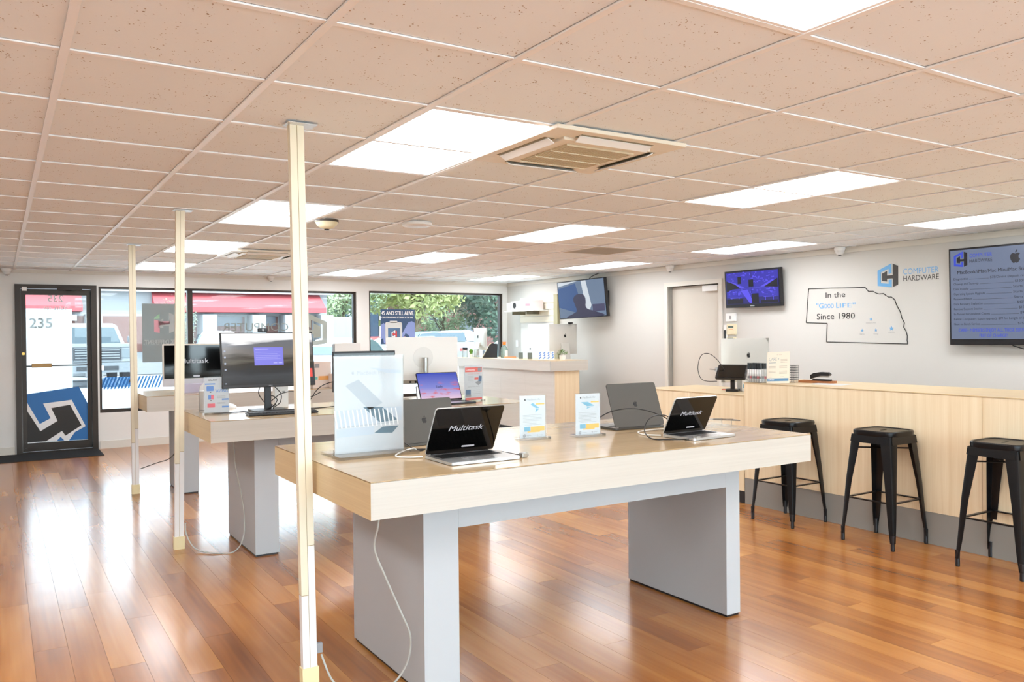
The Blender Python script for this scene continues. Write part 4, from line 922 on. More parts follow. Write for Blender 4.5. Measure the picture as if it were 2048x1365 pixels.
t = thing('pointed_card', 'small white folded card in front of the silver all-in-one computer', 'card', (1.40, 5.74, TH)); MB().prism([(-.02, 0), (.03, 0), (.03, .10), (-.01, .06)], -.01, .0).build('sheet', WHTP, t)
t, b = allinone('second slim all-in-one computer seen edge on beyond the black monitor', 2.43, 5.95, 58, .55, .06, .47, .075, True)
MB().box(-.075, .075, .014, .02, .0, .22).build('stand', SILVER, t); MB().box(-.075, .075, -.07, .08, 0, .006).build('stand_foot', SILVER, t)
t = thing('product_box', 'white flat box standing upright on the farthest table behind the tall poster', 'box', (2.92, 6.02, TH)); MB().box(-.14, .14, -.03, .03, 0, .44, .003).build('carton', WHT, t); MB().box(-.146, -.141, -.03, .03, .0, .43).build('spine', GINK, t)
for n, (x, y, w_, h_, cl, lb) in enumerate(((2.55, 5.80, .20, .26, 'e6d8cf', 'beige printed carton standing at the right of the farthest table'), (2.70, 5.70, .14, .14, 'e0cfc4', 'small pink printed carton in front of the beige carton'))):
    t = thing('printed_carton', lb, 'box', (x, y, TH), 8); MB().box(-w_/2, w_/2, -.05, .05, 0, h_, .003).build('carton', mat(f'printed carton {n}', cl, .5), t)
    MB().box(-w_*.2, w_*.35, -.052, -.05, h_*.30, h_*.45).build('orange_print', mat('soft orange', 'e8a860', .5), t); MB().box(-w_*.42, -w_*.25, -.052, -.05, h_*.32, h_*.42).build('teal_print', mat('soft teal', '6cbfb4', .5), t)
    if n == 0: MB().box(-.08, -.03, -.052, -.05, .20, .24).build('grey_mark', GINK, t)

# ------------------------------------------------------------------ service counter with stools
LX, HX = 5.095, 5.82
def lammat(): return LAMZ
t = thing('service_counter', 'long high pale laminate counter the black stools stand against', 'counter', (5.1, 0, 0), 0)
a0, a1 = 2.585, -5.0; top = 1.0125
MB().box(-.006, .72, a1, a0+.0, top-.004, top).build('countertop', LAMY, t)
for k, (y0, y1) in enumerate(((.63, a0), (-1.35, .63), (-3.3, -1.35), (a1, -3.3))):
    MB().box(0, .025, y0+.0012, y1-.0012, .215, top-.005).build('front_panel', LAMZ, t)
MB().box(.005, .60, a1, a0-.002, .09, top-.006).build('carcass', mat('dark seam'), t)
MB().box(.0, .03, a1, a0, .0, .213).build('kick_board', KICK, t)
MB().box(.0255, .72, a0-.02, a0+.002, .10, top-.005).build('end_panel', LAMZ, t)
t = thing('low_counter', 'lower pale laminate counter section holding the card terminal', 'counter', (5.1, 0, 0), 0)
top2 = .903
MB().box(-.006, .72, a0+.004, 3.86, top2-.004, top2).build('countertop', LAMY, t)
MB().box(0, .025, a0+.006, 3.22, .10, top2-.005).build('front_panel', LAMZ, t); MB().box(0, .025, 3.2224, 3.858, .10, top2-.005).build('front_panel', LAMZ, t)
MB().box(.0255, .70, 3.838, 3.858, .0, top2-.005).build('end_panel', LAMZ, t); MB().box(0, .03, a0+.005, 3.858, 0, .098).build('kick_board', mat('black kick board', '202020', .6), t); MB().box(.0255, .6, a0+.005, 3.83, .10, top2-.006).build('carcass', mat('dark seam'), t)
t = thing('rear_desk', 'pale work desk behind the service counter', 'desk', (5.85, 0, 0)); MB().box(0, .6, 1.2, 3.6, .70, .735).build('desktop', LAMX, t)
for y in (1.22, 3.54): MB().box(.02, .58, y, y+.04, 0, .70).build('leg', GREYL, t)
def stool(label, x, y):
    t = thing('bar_stool', label, 'stool', (x, y, 0), 0, 'black metal bar stools at the counter')
    SH = .765; s = .153
    # seat: rounded square with a handle slot
    q = bmesh.new(); n = 40; OUT, INN, LIP = [], [], []
    def sq(t_, a, e=5.0):
        c_, s_ = math.cos(t_), math.sin(t_); k = (abs(c_)**e+abs(s_)**e)**(-1/e); return a*k*c_, a*k*s_
    loops = []
    prof = [(s, SH-.036), (s+.003, SH-.018), (s+.002, SH-.006), (s-.004, SH), (s-.011, SH-.0005), (s-.016, SH-.006)]
    for a, z in prof: loops.append([q.verts.new((*sq(2*PI*k/n, a), z)) for k in range(n)])
    def slot(z): 
        r_ = []
        for k in range(n):
            t_ = 2*PI*k/n; X, Y = .033*math.copysign(abs(math.cos(t_))**.35, math.cos(t_)), .011*math.copysign(abs(math.sin(t_))**.7, math.sin(t_)); r_.append(q.verts.new((X, Y, z)))
        return r_
    loops.append(slot(SH-.006)); loops.append(slot(SH-.014))
    loops.append([q.verts.new((*sq(2*PI*k/n, s-.012), SH-.012)) for k in range(n)]); loops.append([q.verts.new((*sq(2*PI*k/n, s-.004), SH-.036)) for k in range(n)])
    for A, B in zip(loops, loops[1:]+loops[:1]):
        for k in range(n): q.faces.new((A[k], A[(k+1) % n], B[(k+1) % n], B[k]))
    bmesh.ops.recalc_face_normals(q, faces=q.faces); mb = MB(); mb.join(q); mb.build('seat', BLKM, t, smooth=True)
    sk = MB()
    for k in range(4):
        b = bmesh.new(); Mk = Matrix.Rotation(k*PI/2, 4, 'Z'); zt, zb_ = SH-.034, SH-.085
        v = [b.verts.new(p) for p in ((-s+.02, -s+.002, zt), (s-.02, -s+.002, zt), (s-.015, -s-.004, zb_), (-s+.015, -s-.004, zb_), (-s+.02, -s+.006, zt), (s-.02, -s+.006, zt), (s-.015, -s, zb_), (-s+.015, -s, zb_))]
        for f in ((0, 1, 2, 3), (4, 7, 6, 5), (0, 4, 5, 1), (3, 2, 6, 7), (0, 3, 7, 4), (1, 5, 6, 2)): b.faces.new([v[i] for i in f])
        bmesh.ops.recalc_face_normals(b, faces=b.faces); sk.join(b, Mk)
    sk.build('skirt', BLKM, t)
    for k in range(4):
        Mk = Matrix.Rotation(k*PI/2, 4, 'Z'); q = bmesh.new(); rings = []
        # corner at (-,-): folded channel, wide at the top and narrow at the foot
        for z, c, w_ in ((SH-.036, s-.007, .075), (SH-.10, s+.000, .072), (.42, s+.022, .052), (.16, s+.038, .036), (.05, s+.045, .024)):
            ch = min(.018, w_*.45); th = .004
            o_ = [(-c+w_, -c), (-c+ch, -c), (-c+ch*.3, -c+ch*.3), (-c, -c+ch), (-c, -c+w_)]
            i_ = [(-c+th, -c+w_), (-c+th, -c+ch+th*.4), (-c+ch*.3+th*.7, -c+ch*.3+th*.7), (-c+ch+th*.4, -c+th), (-c+w_, -c+th)]
            rings.append([q.verts.new((a, b, z)) for a, b in o_+i_])
        for A, B in zip(rings, rings[1:]):
            m_ = len(A)
            for j in range(m_): q.faces.new((A[j], A[(j+1) % m_], B[(j+1) % m_], B[j]))
        q.faces.new(rings[0]); q.faces.new(rings[-1][::-1]); bmesh.ops.recalc_face_normals(q, faces=q.faces)
        mb = MB(); mb.join(q, Mk); lg = mb.build('leg', BLKM, t, smooth=True)
        ft = MB(); c = s+.045; ft.join(MB().lathe([(.011, 0), (.013, .008), (.0125, .06), (.014, .10)], -c+.013, -c+.013, 12).bm, Mk); ft.build('rubber_foot', BLK, lg)
    fr_, xb = MB(), MB(); e_ = s+.030
    for k in range(4):
        a = Vector((math.cos(k*PI/2+PI/4), math.sin(k*PI/2+PI/4), 0))*e_*1.27; b = Vector((math.cos(k*PI/2+3*PI/4), math.sin(k*PI/2+3*PI/4), 0))*e_*1.27
        a.z = b.z = .30; d_ = (b-a).normalized(); nrm = Vector((-d_.y, d_.x, 0))*.010; up_ = Vector((0, 0, .004))
        q = bmesh.new(); v = [q.verts.new(p) for p in (a-nrm-up_, a+nrm-up_, a+nrm+up_, a-nrm+up_, b-nrm-up_, b+nrm-up_, b+nrm+up_, b-nrm+up_)]
        for f in ((0, 1, 2, 3), (4, 7, 6, 5), (0, 4, 5, 1), (2, 6, 7, 3), (0, 3, 7, 4), (1, 5, 6, 2)): q.faces.new([v[i] for i in f])
        bmesh.ops.recalc_face_normals(q, faces=q.faces); fr_.join(q)
    e2 = (s+.004)*1.25
    for k in (0, 1): xb.bar((math.cos(PI/4+k*PI/2)*e2, math.sin(PI/4+k*PI/2)*e2, SH-.125), (-math.cos(PI/4+k*PI/2)*e2, -math.sin(PI/4+k*PI/2)*e2, SH-.125), .005)
    fr_.build('footrest', BLKM, t); xb.build('cross_brace', BLKM, t)
    return t
s0 = stool('black metal bar stool half hidden by the corner of the near table', 4.885, 1.962)
for lb, x, y in (('black metal bar stool in the middle of the three, fully visible', 4.905, 1.185), ('black metal bar stool cut by the right edge of the photo', 4.918, .398)):
    c = copy_tree(s0); c.location = (x, y, 0); c['label'] = lb

# terminal on the low counter
t = thing('card_terminal', 'tilted black tablet terminal on a stand on the low counter', 'terminal', (5.40, 2.99, top2), -60)
MB().rbox(-.055, .055, -.05, .05, 0, .022, .008, 3, 'z').build('base', BLK, t); MB().box(-.018, .018, -.012, .012, .022, .12).build('neck', BLK, t)
MB().rbox(-.135, .135, -.095, .095, -.012, .006, .014, 4).build('case', BLK, t, loc=(.0, -.02, .17), rot=(R(-52), 0, R(0)))
MB().box(-.115, .115, -.0145, -.0125, -.080, .080).build('screen', mat('dim black screen', '0a0806', .12), t, loc=(.0, -.02, .17), rot=(R(-52), 0, 0))
cable('thin black cable looping above the card terminal', [(5.36, 3.02, 1.06), (5.33, 3.10, 1.18), (5.30, 3.18, 1.24), (5.26, 3.24, 1.22), (5.24, 3.26, 1.10), (5.26, 3.22, 1.00), (5.34, 3.12, .99)], .003, CABB)
t = thing('receipt_box', 'small white box with blue label behind the card terminal', 'box', (5.50, 2.97, top2)); MB().box(-.035, .045, -.03, .03, 0, .105, .003).build('carton', WHT, t); MB().box(-.02, .03, -.031, -.030, .03, .06).build('label_print', TEAL, t)
t = thing('round_sensor', 'round white puck beside the card terminal base', 'dock', (5.46, 2.80, top2)); MB().lathe([(.035, 0), (.036, .02), (.03, .03), (.012, .032)], n=22).build('body', WHT, t, smooth=True)
cable('black cable trailing from the card terminal to the high counter', [(5.43, 2.93, 1.05), (5.46, 2.86, 1.00), (5.45, 2.80, .95), (5.47, 2.74, .91), (5.50, 2.66, .907)], .003, CABB)
cable('red cable lying behind the card terminal', [(5.46, 3.18, top2+.004), (5.52, 3.10, top2+.004), (5.60, 3.0, top2+.004)], .003, REDI)
# holder of markers
t = thing('marker_holder', 'clear acrylic holder filled with black capped markers on the high counter', 'holder', (5.168, 2.508, top), -90)
MB().box(-.085, .085, -.045, -.041, 0, .075).box(-.085, .085, .041, .045, 0, .16).box(-.085, -.081, -.041, .041, 0, .12).box(.081, .085, -.041, .041, 0, .12).box(-.081, .081, -.041, .041, 0, .004).build('box', ACRYL, t)
rn = random.Random(2)
for k in range(12):
    x, y = 5.168+(-.024 if k % 2 else .022), 2.508-.069+k*.0125
    p_ = thing('marker_pen', 'black capped white marker in the clear holder on the high counter', 'pen', (x, y, top+.005), rn.uniform(0, 90), 'markers in the clear holder')
    MB().cyl(0, 0, 0, .105, .0085, n=12).build('barrel', WHT, p_, smooth=True); MB().cyl(0, 0, .1055, .158, .0093, n=12).build('cap', BLK, p_, smooth=True)
    MB().cyl(0, 0, .03, .05, .0088, n=12).build('band', GINK if k % 3 else PINKI, p_, smooth=True)
t = thing('easel_card', 'cream CARE+ card leaning on the high counter with a blue strip at its foot', 'sign', (5.20, 2.32, top), -72)
cd = MB().box(-.095, .095, -.0015, .0015, 0, .262).build('card', mat('cream card', 'ece2d0', .6), t, rot=(R(-12), R(-3), 0))
MB().text('CARE', -.078, .188, -.0021, .028, 'L', w=.065, bold=-.01).text('+', -.005, .193, -.0021, .02, 'L').box(-.078, -.02, -.0022, -.0016, .170, .174).build('heading', mat('teal grey ink', '7d97a0', .6), cd)
gg = MB()
for a, b_2, z in ((.02, .075, .195), (.02, .075, .185), (.02, .075, .172), (-.08, -.02, .14), (-.08, -.02, .128), (.01, .075, .14), (.01, .075, .128), (-.08, -.02, .10), (-.08, -.02, .09), (.01, .075, .10), (.01, .075, .09), (.01, .075, .08), (-.07, -.05, .052), (.02, .05, .052)): gg.box(a, b_2, -.0021, -.0016, z, z+.003)
fruit(gg, -.01, .238, -.0016, .008, .0004); gg.box(.002, .03, -.0021, -.0016, .236, .238)
gg.build('print_grey', mat('taupe ink', 'b3a898', .6), cd); MB().box(-.088, .088, -.0022, -.0016, .018, .042).build('blue_strip', mat('denim ink', '5f8fb4', .6), cd); MB().text('SUPPORT', -.08, .024, -.0026, .011, 'L', w=.05, bold=.02).build('strip_text', WINK, cd)
MB().box(-.03, .03, .0, .004, 0, .20).build('easel_leg', mat('cream card'), t, loc=(0, .12, 0), rot=(R(14), 0, 0))
t = thing('mesh_organizer', 'black mesh desk organizer behind the CARE+ card', 'organizer', (5.42, 2.36, top), -80)
m_ = MB()
for k in range(8): m_.box(-.045, .045, -.03+.0, -.028, .0+k*.0, .004)
for k in range(9): m_.bar((-.045+k*.0112, -.03, 0), (-.045+k*.0112, -.03, .14), .0016, 5).bar((-.045+k*.0112, .03, 0), (-.045+k*.0112, .03, .14), .0016, 5)
for k in range(8): m_.bar((-.045, -.03, k*.02), (.045, -.03, k*.02), .0016, 5).bar((-.045, .03, k*.02), (.045, .03, k*.02), .0016, 5).bar((-.045, -.03, k*.02), (-.045, .03, k*.02), .0016, 5).bar((.045, -.03, k*.02), (.045, .03, k*.02), .0016, 5)
m_.build('mesh', BLK, t)
t = thing('wooden_tray', 'low brown wooden tray under the stapler on the high counter', 'tray', (5.50, 2.17, top), -78)
MB().box(-.14, .14, -.05, .05, 0, .006).box(-.14, .14, -.05, -.042, .006, .018).box(-.14, .14, .042, .05, .006, .018).box(-.14, -.132, -.042, .042, .006, .018).box(.132, .14, -.042, .042, .006, .018).build('tray', mat('reddish wood', 'a8693c', .5, noise=.25, nscale=12, stretch=(1, 8, 8)), t)
t = thing('stapler', 'black stapler lying on the wooden tray', 'stapler', (5.50, 2.13, top+.018), -78)
MB().prism([(-.085, .0), (.08, .0), (.08, .012), (-.06, .014)], -.018, .018).build('foot', BLK, t)
MB().prism([(-.085, .014), (-.088, .045), (-.06, .062), (.0, .072), (.06, .070), (.078, .055), (.07, .042), (.0, .042), (-.055, .025)], -.019, .019).build('arm', BLK, t); MB().box(-.05, .065, -.008, .008, .028, .040).build('magazine', STEEL, t)
t = thing('paper_sheet', 'pale sheet of paper lying on the high counter', 'paper', (5.40, 1.98, top), 10); MB().box(-.10, .10, -.14, .14, 0, .0012).build('sheet', WHTP, t)
t = thing('potted_sprig', 'small yellow green sprig behind the card terminal', 'plant', (5.50, 2.66, top2)); MB().lathe([(.02, 0), (.026, .05)], n=14).build('pot', WHT, t)
lf = MB(); rn = random.Random(9)
for k in range(16):
    a = rn.uniform(0, 6.28); d_ = Vector((math.cos(a), math.sin(a), 0))*rn.uniform(.008, .03); z = rn.uniform(.05, .10); n_ = Vector((-d_.y, d_.x, 0)).normalized()*.009
    lf.prism([(d_.x*.3, d_.y*.3), (d_.x+n_.x, d_.y+n_.y), (d_.x*1.5, d_.y*1.5), (d_.x-n_.x, d_.y-n_.y)], z, z+.0015, 'z')
lf.build('leaves', mat('yellow green leaf', 'b9cc4a', .5), t)

def imacback(label, x, y, z, rz, W, Hh, z0, leg=True):
    t = thing('all_in_one_computer', label, 'computer', (x, y, z), rz)
    m_ = mat('pale silver aluminium', 'd4d0c8', .38, metal=.25)
    # bulged back shell (back faces +y local)
    q = bmesh.new(); nx, nz_ = 12, 8; G = []
    for i in range(nx+1):
        for j in range(nz_+1):
            u, v = -1+2*i/nx, -1+2*j/nz_; yb = .006+.038*max(0, (1-u*u))**.6*max(0, (1-v*v))**.35
            G.append(q.verts.new((u*W/2, yb, z0+(v+1)/2*Hh)))
    ix = lambda i, j: i*(nz_+1)+j
    for i in range(nx):
        for j in range(nz_): q.faces.new((G[ix(i, j)], G[ix(i, j+1)], G[ix(i+1, j+1)], G[ix(i+1, j)]))
    bmesh.ops.recalc_face_normals(q, faces=q.faces); mb = MB(); mb.join(q); mb.box(-W/2, W/2, -.001, .006, z0, z0+Hh); hs = mb.build('housing', m_, t, smooth=True)
    MB().box(-W/2+.004, W/2-.004, -.003, -.001, z0+.10, z0+Hh-.004).build('screen', SCRB, t)
    f = MB(); fruit(f, 0, z0+Hh*.62, 0, .062); f.bm.transform(Matrix.Translation((0, .047, 0)) @ Matrix.Rotation(PI, 4, 'Z')); f.build('emblem', INK, hs)
    if leg:
        MB().prism([(.03, z0+Hh*.36), (.045, z0+Hh*.36), (.12, .004), (.105, .004)], -.075, .075, 'x').box(-.08, .08, -.06, .12, 0, .006).build('stand', m_, t)
    return t
imacback('silver all-in-one computer seen from behind at the service counter', 5.95, 3.34, .735, 176, .62, .42, .22)
t = thing('desk_riser', 'low pale shelf under the counter computer', 'riser', (5.72, 2.72, .7351-.0001)); C.objects.unlink(t); bpy.data.objects.remove(t)

# ------------------------------------------------------------------ far reception counter
FZ = 1.075; FX = 6.06
t = thing('reception_counter', 'far pale counter with an overhanging top beside the storefront corner', 'counter', (FX, 6.80, 0))
MB().box(0, .62, 0, 2.75, FZ-.004, FZ).build('countertop', LAMY, t)
MB().box(0, .62, 0, .02, FZ-.14, FZ-.0045).build('top_end', LAMX, t); MB().box(0, .02, .0205, 2.75, FZ-.14, FZ-.0045).build('top_front', LAMP, t); MB().box(.0205, .62, .0205, 2.75, FZ-.14, FZ-.005).build('top_core', LAMX, t)
for k, (y0, y1) in enumerate(((.03, .72), (.722, 1.40), (1.402, 2.7))): MB().box(.065, .085, y0, y1, .10, FZ-.141).build('front_panel', LAMP, t)
MB().box(.0855, .495, .03, .05, .10, FZ-.141).build('end_panel', LAMZ, t); MB().box(.086, .495, .051, 2.7, .0, FZ-.145).build('carcass', mat('dark seam'), t); MB().box(.068, .085, .032, 2.7, 0, .098).build('kick_board', mat('black kick board'), t)
t = thing('reception_desk', 'low white desk behind the far counter', 'desk', (6.58, 7.38, 0)); MB().box(0, .36, 0, 1.9, .74, .77).build('desktop', WHT, t); MB().box(.02, .06, .02, 1.88, 0, .74).build('leg', WHT, t); MB().box(.28, .32, .02, 1.88, 0, .74).build('leg', WHT, t)
imacback('silver all-in-one computer seen from behind at the far counter', 6.78, 7.52, .77, 185, .52, .44, .37)
MB().box(0, 0.001, 0, .001, 0, .001).bm.free()
t = thing('webcam', 'small black webcam on top of the far counter computer', 'webcam', (6.90, 7.50, .77+.812), 185); MB().box(-.04, .04, -.012, .012, 0, .022, .004).build('body', BLK, t); MB().box(-.015, .015, -.012, .012, -.006, 0).build('clip', BLK, t)
t = thing('business_card_rack', 'clear tiered rack of blue and white business cards on the far counter', 'card rack', (6.20, 7.10, FZ), -32)
for r_ in range(3):
    for c_ in range(4):
        x, y, z = -.115+c_*.058, r_*.035, .004+r_*.03
        MB().box(x, x+.052, y-.002, y+.004, z, z+.055).build('card_stack', WHT, t, rot=None)
        MB().prism([(x+.008, z+.02), (x+.03, z+.05), (x+.044, z+.04), (x+.02, z+.012)], y-.0035, y-.0022).build('card_print', BLUI, t)
MB().box(-.12, .12, -.012, .09, 0, .004).build('rack_base', ACRYL, t)
t = thing('potted_plant', 'small leafy green plant in a white pot on the far counter', 'plant', (6.34, 6.92, FZ))
MB().lathe([(.034, 0), (.042, .03), (.044, .068), (.038, .068), (.036, .055)], n=22).build('pot', POTW, t, smooth=True)
lf = MB(); rn = random.Random(4)
for k in range(150):
    th, ph = rn.uniform(0, 6.28), rn.uniform(.05, 1.5); rr = rn.uniform(.035, .075); p_ = Vector((math.cos(th)*math.sin(ph)*rr, math.sin(th)*math.sin(ph)*rr, .07+math.cos(ph)*rr*.95))
    q = bmesh.new(); sz = .013; v = [q.verts.new(c_) for c_ in ((0, 0, 0), (sz*.6, sz*.5, .003), (sz*1.4, 0, 0), (sz*.6, -sz*.5, .003))]; q.faces.new(v)
    lf.join(q, Matrix.Translation(p_) @ Matrix.Rotation(th, 4, 'Z') @ Matrix.Rotation(rn.uniform(-.9, .3), 4, 'Y'))
lf.build('foliage', LEAF, t, kind='stuff')
for n, (x, y, lb) in enumerate(((6.31, 7.93, 'left grey upright card block on the far counter'), (6.36, 7.76, 'right grey upright card block on the far counter'))):
    t = thing('card_block', lb, 'card holder', (x, y, FZ), -32, 'grey upright blocks on the far counter'); MB().box(-.033, .033, -.012, .012, 0, .093, .001).build('block', mat('olive grey board', '77817c', .5), t)
t = thing('orange_pen_tray', 'small orange tray on the far counter', 'tray', (6.36, 8.30, FZ), -25); MB().box(-.09, .09, -.03, .03, 0, .012, .002).box(-.09, .09, .022, .03, .012, .026).build('tray', mat('peach wood', 'e2a672', .5), t)
t = thing('sanitizer_bottle', 'clear pump bottle with an orange cap on the far counter', 'bottle', (6.44, 8.60, FZ))
MB().lathe([(.05, 0), (.055, .01), (.055, .12), (.045, .16), (.02, .185), (.016, .20)], n=24).build('bottle', clear('bottle plastic', (.72, .82, .80), .1, .25, (.55, .65, .62)), t, smooth=True); MB().cyl(0, 0, .20, .235, .026, n=20).box(-.028, .028, -.01, .01, .235, .245).build('cap', ORNG, t)
MB().box(-.026, .026, -.057, -.0555, .02, .115).build('bottle_label', WHT, t)
t = thing('leaning_tablet', 'large black tablet leaning on the far counter with a pale edge', 'tablet', (6.30, 8.80, FZ), -32)
MB().prism([(-.115, 0), (.115, 0), (.125, .215), (.03, .225), (-.005, .195)], -.006, .004).build('case', BLK, t); MB().bar((-.12, -.002, .0), (-.005, -.002, .205), .006).bar((-.005, -.002, .205), (.03, -.002, .228), .006).build('pale_edge', mat('pale edge', 'c9bfa6', .5), t)
t = thing('paper_sheet', 'white paper sheet hanging over the front edge of the far counter', 'paper', (6.16, 8.15, FZ)); MB().box(-.075, .12, -.30, .30, 0, .0012).build('sheet', WHTP, t)
imacback('thin silver computer seen edge on in front of the far window', 6.42, 9.30, FZ, 84, .50, .36, .11)
for n, (x, y, h_, lb) in enumerate(((6.20, 9.42, .15, 'clear jar with a black lid at the left end of the far counter'), (6.30, 9.22, .16, 'clear tumbler beside the edge-on computer'))):
    t = thing('jar', lb, 'jar', (x, y, FZ)); MB().lathe([(.042, 0), (.045, .01), (.045, h_-.035), (.038, h_-.03)], n=20).build('glass', clear(f'jar glass {n}', (.9, .92, .9), .1, .3, (.8, .82, .8)), t, smooth=True)
    if n == 0: MB().lathe([(.042, h_-.03), (.043, h_+.005)], n=20).build('lid', BLK, t)
    else: MB().box(-.025, .025, -.047, -.0455, .03, .10).build('print_grey', GINK, t)
t = thing('potted_plant', 'tiny green cactus in a white cup at the left end of the far counter', 'plant', (6.26, 9.33, FZ)); MB().lathe([(.024, 0), (.032, .055)], n=18).build('pot', POTW, t, smooth=True); MB().lathe([(.022, .055), (.034, .085), (.03, .12), (.012, .135)], n=14).build('stem', LEAF, t, smooth=True)

# ------------------------------------------------------------------ outside: lot, buildings, cars, trees
MB().box(-60, 90, YF+.16, 90, -.30, -.02).build('ground', mat('worn asphalt', 'a2a5aa', .85, noise=.08, nscale=2)); struct(C.objects['ground'])
o = MB().box(-12, 20, YF+.16, 13.2, -.02, .05).build('path', mat('pale concrete', 'd6d3cc', .8)); struct(o)
o = MB().box(-60, 90, 41, 46, -.02, .06).build('terrain', mat('grass strip', '7d9440', .9, noise=.2, nscale=3)); struct(o)
o = MB().box(-60, 90, YB-40, YB-.16, -.30, -.02).build('ground', mat('pale bounce ground', 'c8c8c6', .85)); struct(o)  # unseen ground, made pale so its bounce brightens the ceiling
# canopy over the sidewalk outside (keeps direct sun off the glass)
# shop across the lot
t = thing('shop_building', 'long white shop building with a red awning band across the lot', 'building', (-4, 33, 0))
MB().box(0, 16.2, 0, 8, 0, 3.6).build('wall', mat('white render', '8e9092', .8), t)
MB().box(-.2, 16.4, -.35, 0, 3.25, 3.75).build('parapet', mat('white parapet', '97999b', .7), t)
MB().prism([(-.9, 2.45), (-.9, 2.65), (0, 3.25), (0, 2.45)], 4.6, 6.5, 'x').prism([(-.9, 2.45), (-.9, 2.65), (0, 3.25), (0, 2.45)], 9.0, 15.85, 'x').build('awning', mat('faded red awning', '9c4348', .7), t)
for x in (.2, 6.6, 10.75, 12.7, 14.05, 15.6): MB().box(x, x+.55, -.95, -.05, 0, 2.35).build('column', mat('white render'), t)
for x0, x1 in ((9.1, 10.7), (11.4, 12.6), (13.3, 14.0), (14.7, 15.5)):
    MB().box(x0, x1, -.02, 0, .9, 2.30).build('brick_panel', mat('faded brick', '6d4c46', .8, noise=.15, nscale=30), t)
    f_ = MB().box(x0+.1, x1-.1, -.05, -.02, 1.9, 2.30).build('window', mat('grey shop window', '59606c', .3), t)
MB().box(6.0, 8.7, -.03, 0, .9, 2.3).build('brick_panel', mat('faded brick'), t)
for x0 in (1.4, 3.0, 4.5): MB().box(x0, x0+1.1, -.04, 0, .3, 2.2).build('window', mat('grey shop window'), t)
MB().box(5.0, 6.3, -.94, -.90, 2.1, 2.32).build('sign_panel', mat('white render'), t)
t = thing('white_sign_block', 'white upright block with dark numbers 235 seen through the door', 'sign', (.3, 17.0, 0)); MB().box(0, .82, 0, .3, .0, 2.05).build('block', mat('white render'), t)
MB().text('235', .06, 1.66, -.01, .20, 'L', bold=.01).build('numbers', DINK, t)
t = thing('trailer', 'white box trailer parked beyond the lot', 'trailer', (13.6, 37.0, 0), 0); MB().box(0, 1.5, 0, 3.5, .5, 2.4, .03).build('box_body', mat('white render'), t); MB().box(-.9, 0, .4, 2, .5, 1.7).build('dark_panel', mat('teal grey', '7c9a9c', .6), t)
for x in (.2, 1.1):
    MB().cyl(1.2, .35, x, x+.2, .35, axis='x').build('wheel', BLK, t)
t = thing('brick_house', 'pale red brick building behind the trees on the right', 'building', (29, 60, 0)); MB().box(0, 10, 0, 5, 0, 4.6).build('wall', mat('pink brick', '7c5450', .8, noise=.12, nscale=6), t)
for x in (1.5, 4.5, 8): MB().box(x, x+1.3, -.05, 0, 1.4, 3.0).build('window', mat('grey shop window'), t)
MB().box(-.3, 10.3, -.4, 5.3, 4.6, 4.9).build('roof', mat('grey roof', '9a9490', .7), t)
t = thing('blue_building', 'dark blue grey tall building beyond the trees', 'building', (21.0, 60, 0)); MB().box(0, 5, 0, 4, 0, 8.5).build('wall', mat('blue grey wall', '33445a', .7), t)
for k in range(3): MB().box(1+k*1.3, 1.5+k*1.3, -.05, 0, 1, 8).build('window', mat('pale window', 'c6d4e4', .4), t)

def tree(label, x, y, h, r, colr, seed, trunk=.35, zc=.55, dense=900):
    t = thing('tree', label, 'tree', (x, y, 0), 0, 'trees beyond the parking lot'); rn = random.Random(seed)
    tr = MB().tube([(0, 0, 0), (.1, 0, h*.3), (-.1, .1, h*.7)], trunk*.5, 7)
    for k in range(7):
        a = rn.uniform(0, 6.28); tr.tube([(0, 0, h*rn.uniform(.18, .4)), (math.cos(a)*r*.4, math.sin(a)*r*.4, h*.6), (math.cos(a)*r*.75, math.sin(a)*r*.75, h*rn.uniform(.75, .95))], trunk*.16, 5)
    tr.build('trunk', mat('grey bark', '6d5f50', .8), t)
    vs_, fs_ = [], []
    for k in range(dense*5):
        th, u = rn.uniform(0, 6.28), rn.uniform(-1, 1); rr = rn.uniform(.35, 1)**.5; c_ = math.sqrt(1-u*u)
        lump = 1+.18*math.sin(th*3+seed)+.12*math.sin(u*6+seed)
        p_ = Vector((math.cos(th)*c_*r*rr*lump, math.sin(th)*c_*r*rr*lump, h*zc+.06*h+u*h*(1-zc)*.82*rr*lump)); s_ = rn.uniform(.22, .5)*r/3.2*.42
        e1 = Vector((rn.gauss(0, 1), rn.gauss(0, 1), rn.gauss(0, 1))).normalized()*s_; e2 = e1.orthogonal().normalized()*s_*.7
        n0 = len(vs_); vs_ += [p_-e1, p_-e2*.6+e1*.2, p_+e1, p_+e2]; fs_.append((n0, n0+1, n0+2, n0+3))
    me = bpy.data.meshes.new('foliage'); me.from_pydata([tuple(v) for v in vs_], [], fs_); me.materials.append(colr); o = bpy.data.objects.new('foliage', me); C.objects.link(o); o.parent = t; o['kind'] = 'stuff'
    return t
G1 = mat('yellow green foliage', 'b4b87e', .7, noise=.25, nscale=.6); G2 = mat('blue green foliage', '74897a', .7, noise=.3, nscale=.5); G3 = mat('mid green foliage', '93a27e', .7, noise=.25, nscale=.5)
tree('large yellow green tree with visible limbs in the middle of the right window', 23.5, 48, 8.8, 4.6, G1, 1, .45, .62, 1700)
tree('dark blue green tree at the right edge of the right window', 33.0, 52, 9.6, 4.4, G2, 2, .4, .5, 1700)
tree('lower pale green tree just right of the yellow tree', 29.8, 56, 5.4, 2.6, G3, 8, .3, .5, 700)
tree('soft green tree at the left edge of the right window', 17.9, 46.6, 8.0, 2.4, G3, 3, .3, .55, 900)
tree('green tree between the two storefront windows', 18.2, 54, 9.0, 3.0, G2, 4, .35, .5, 1100)
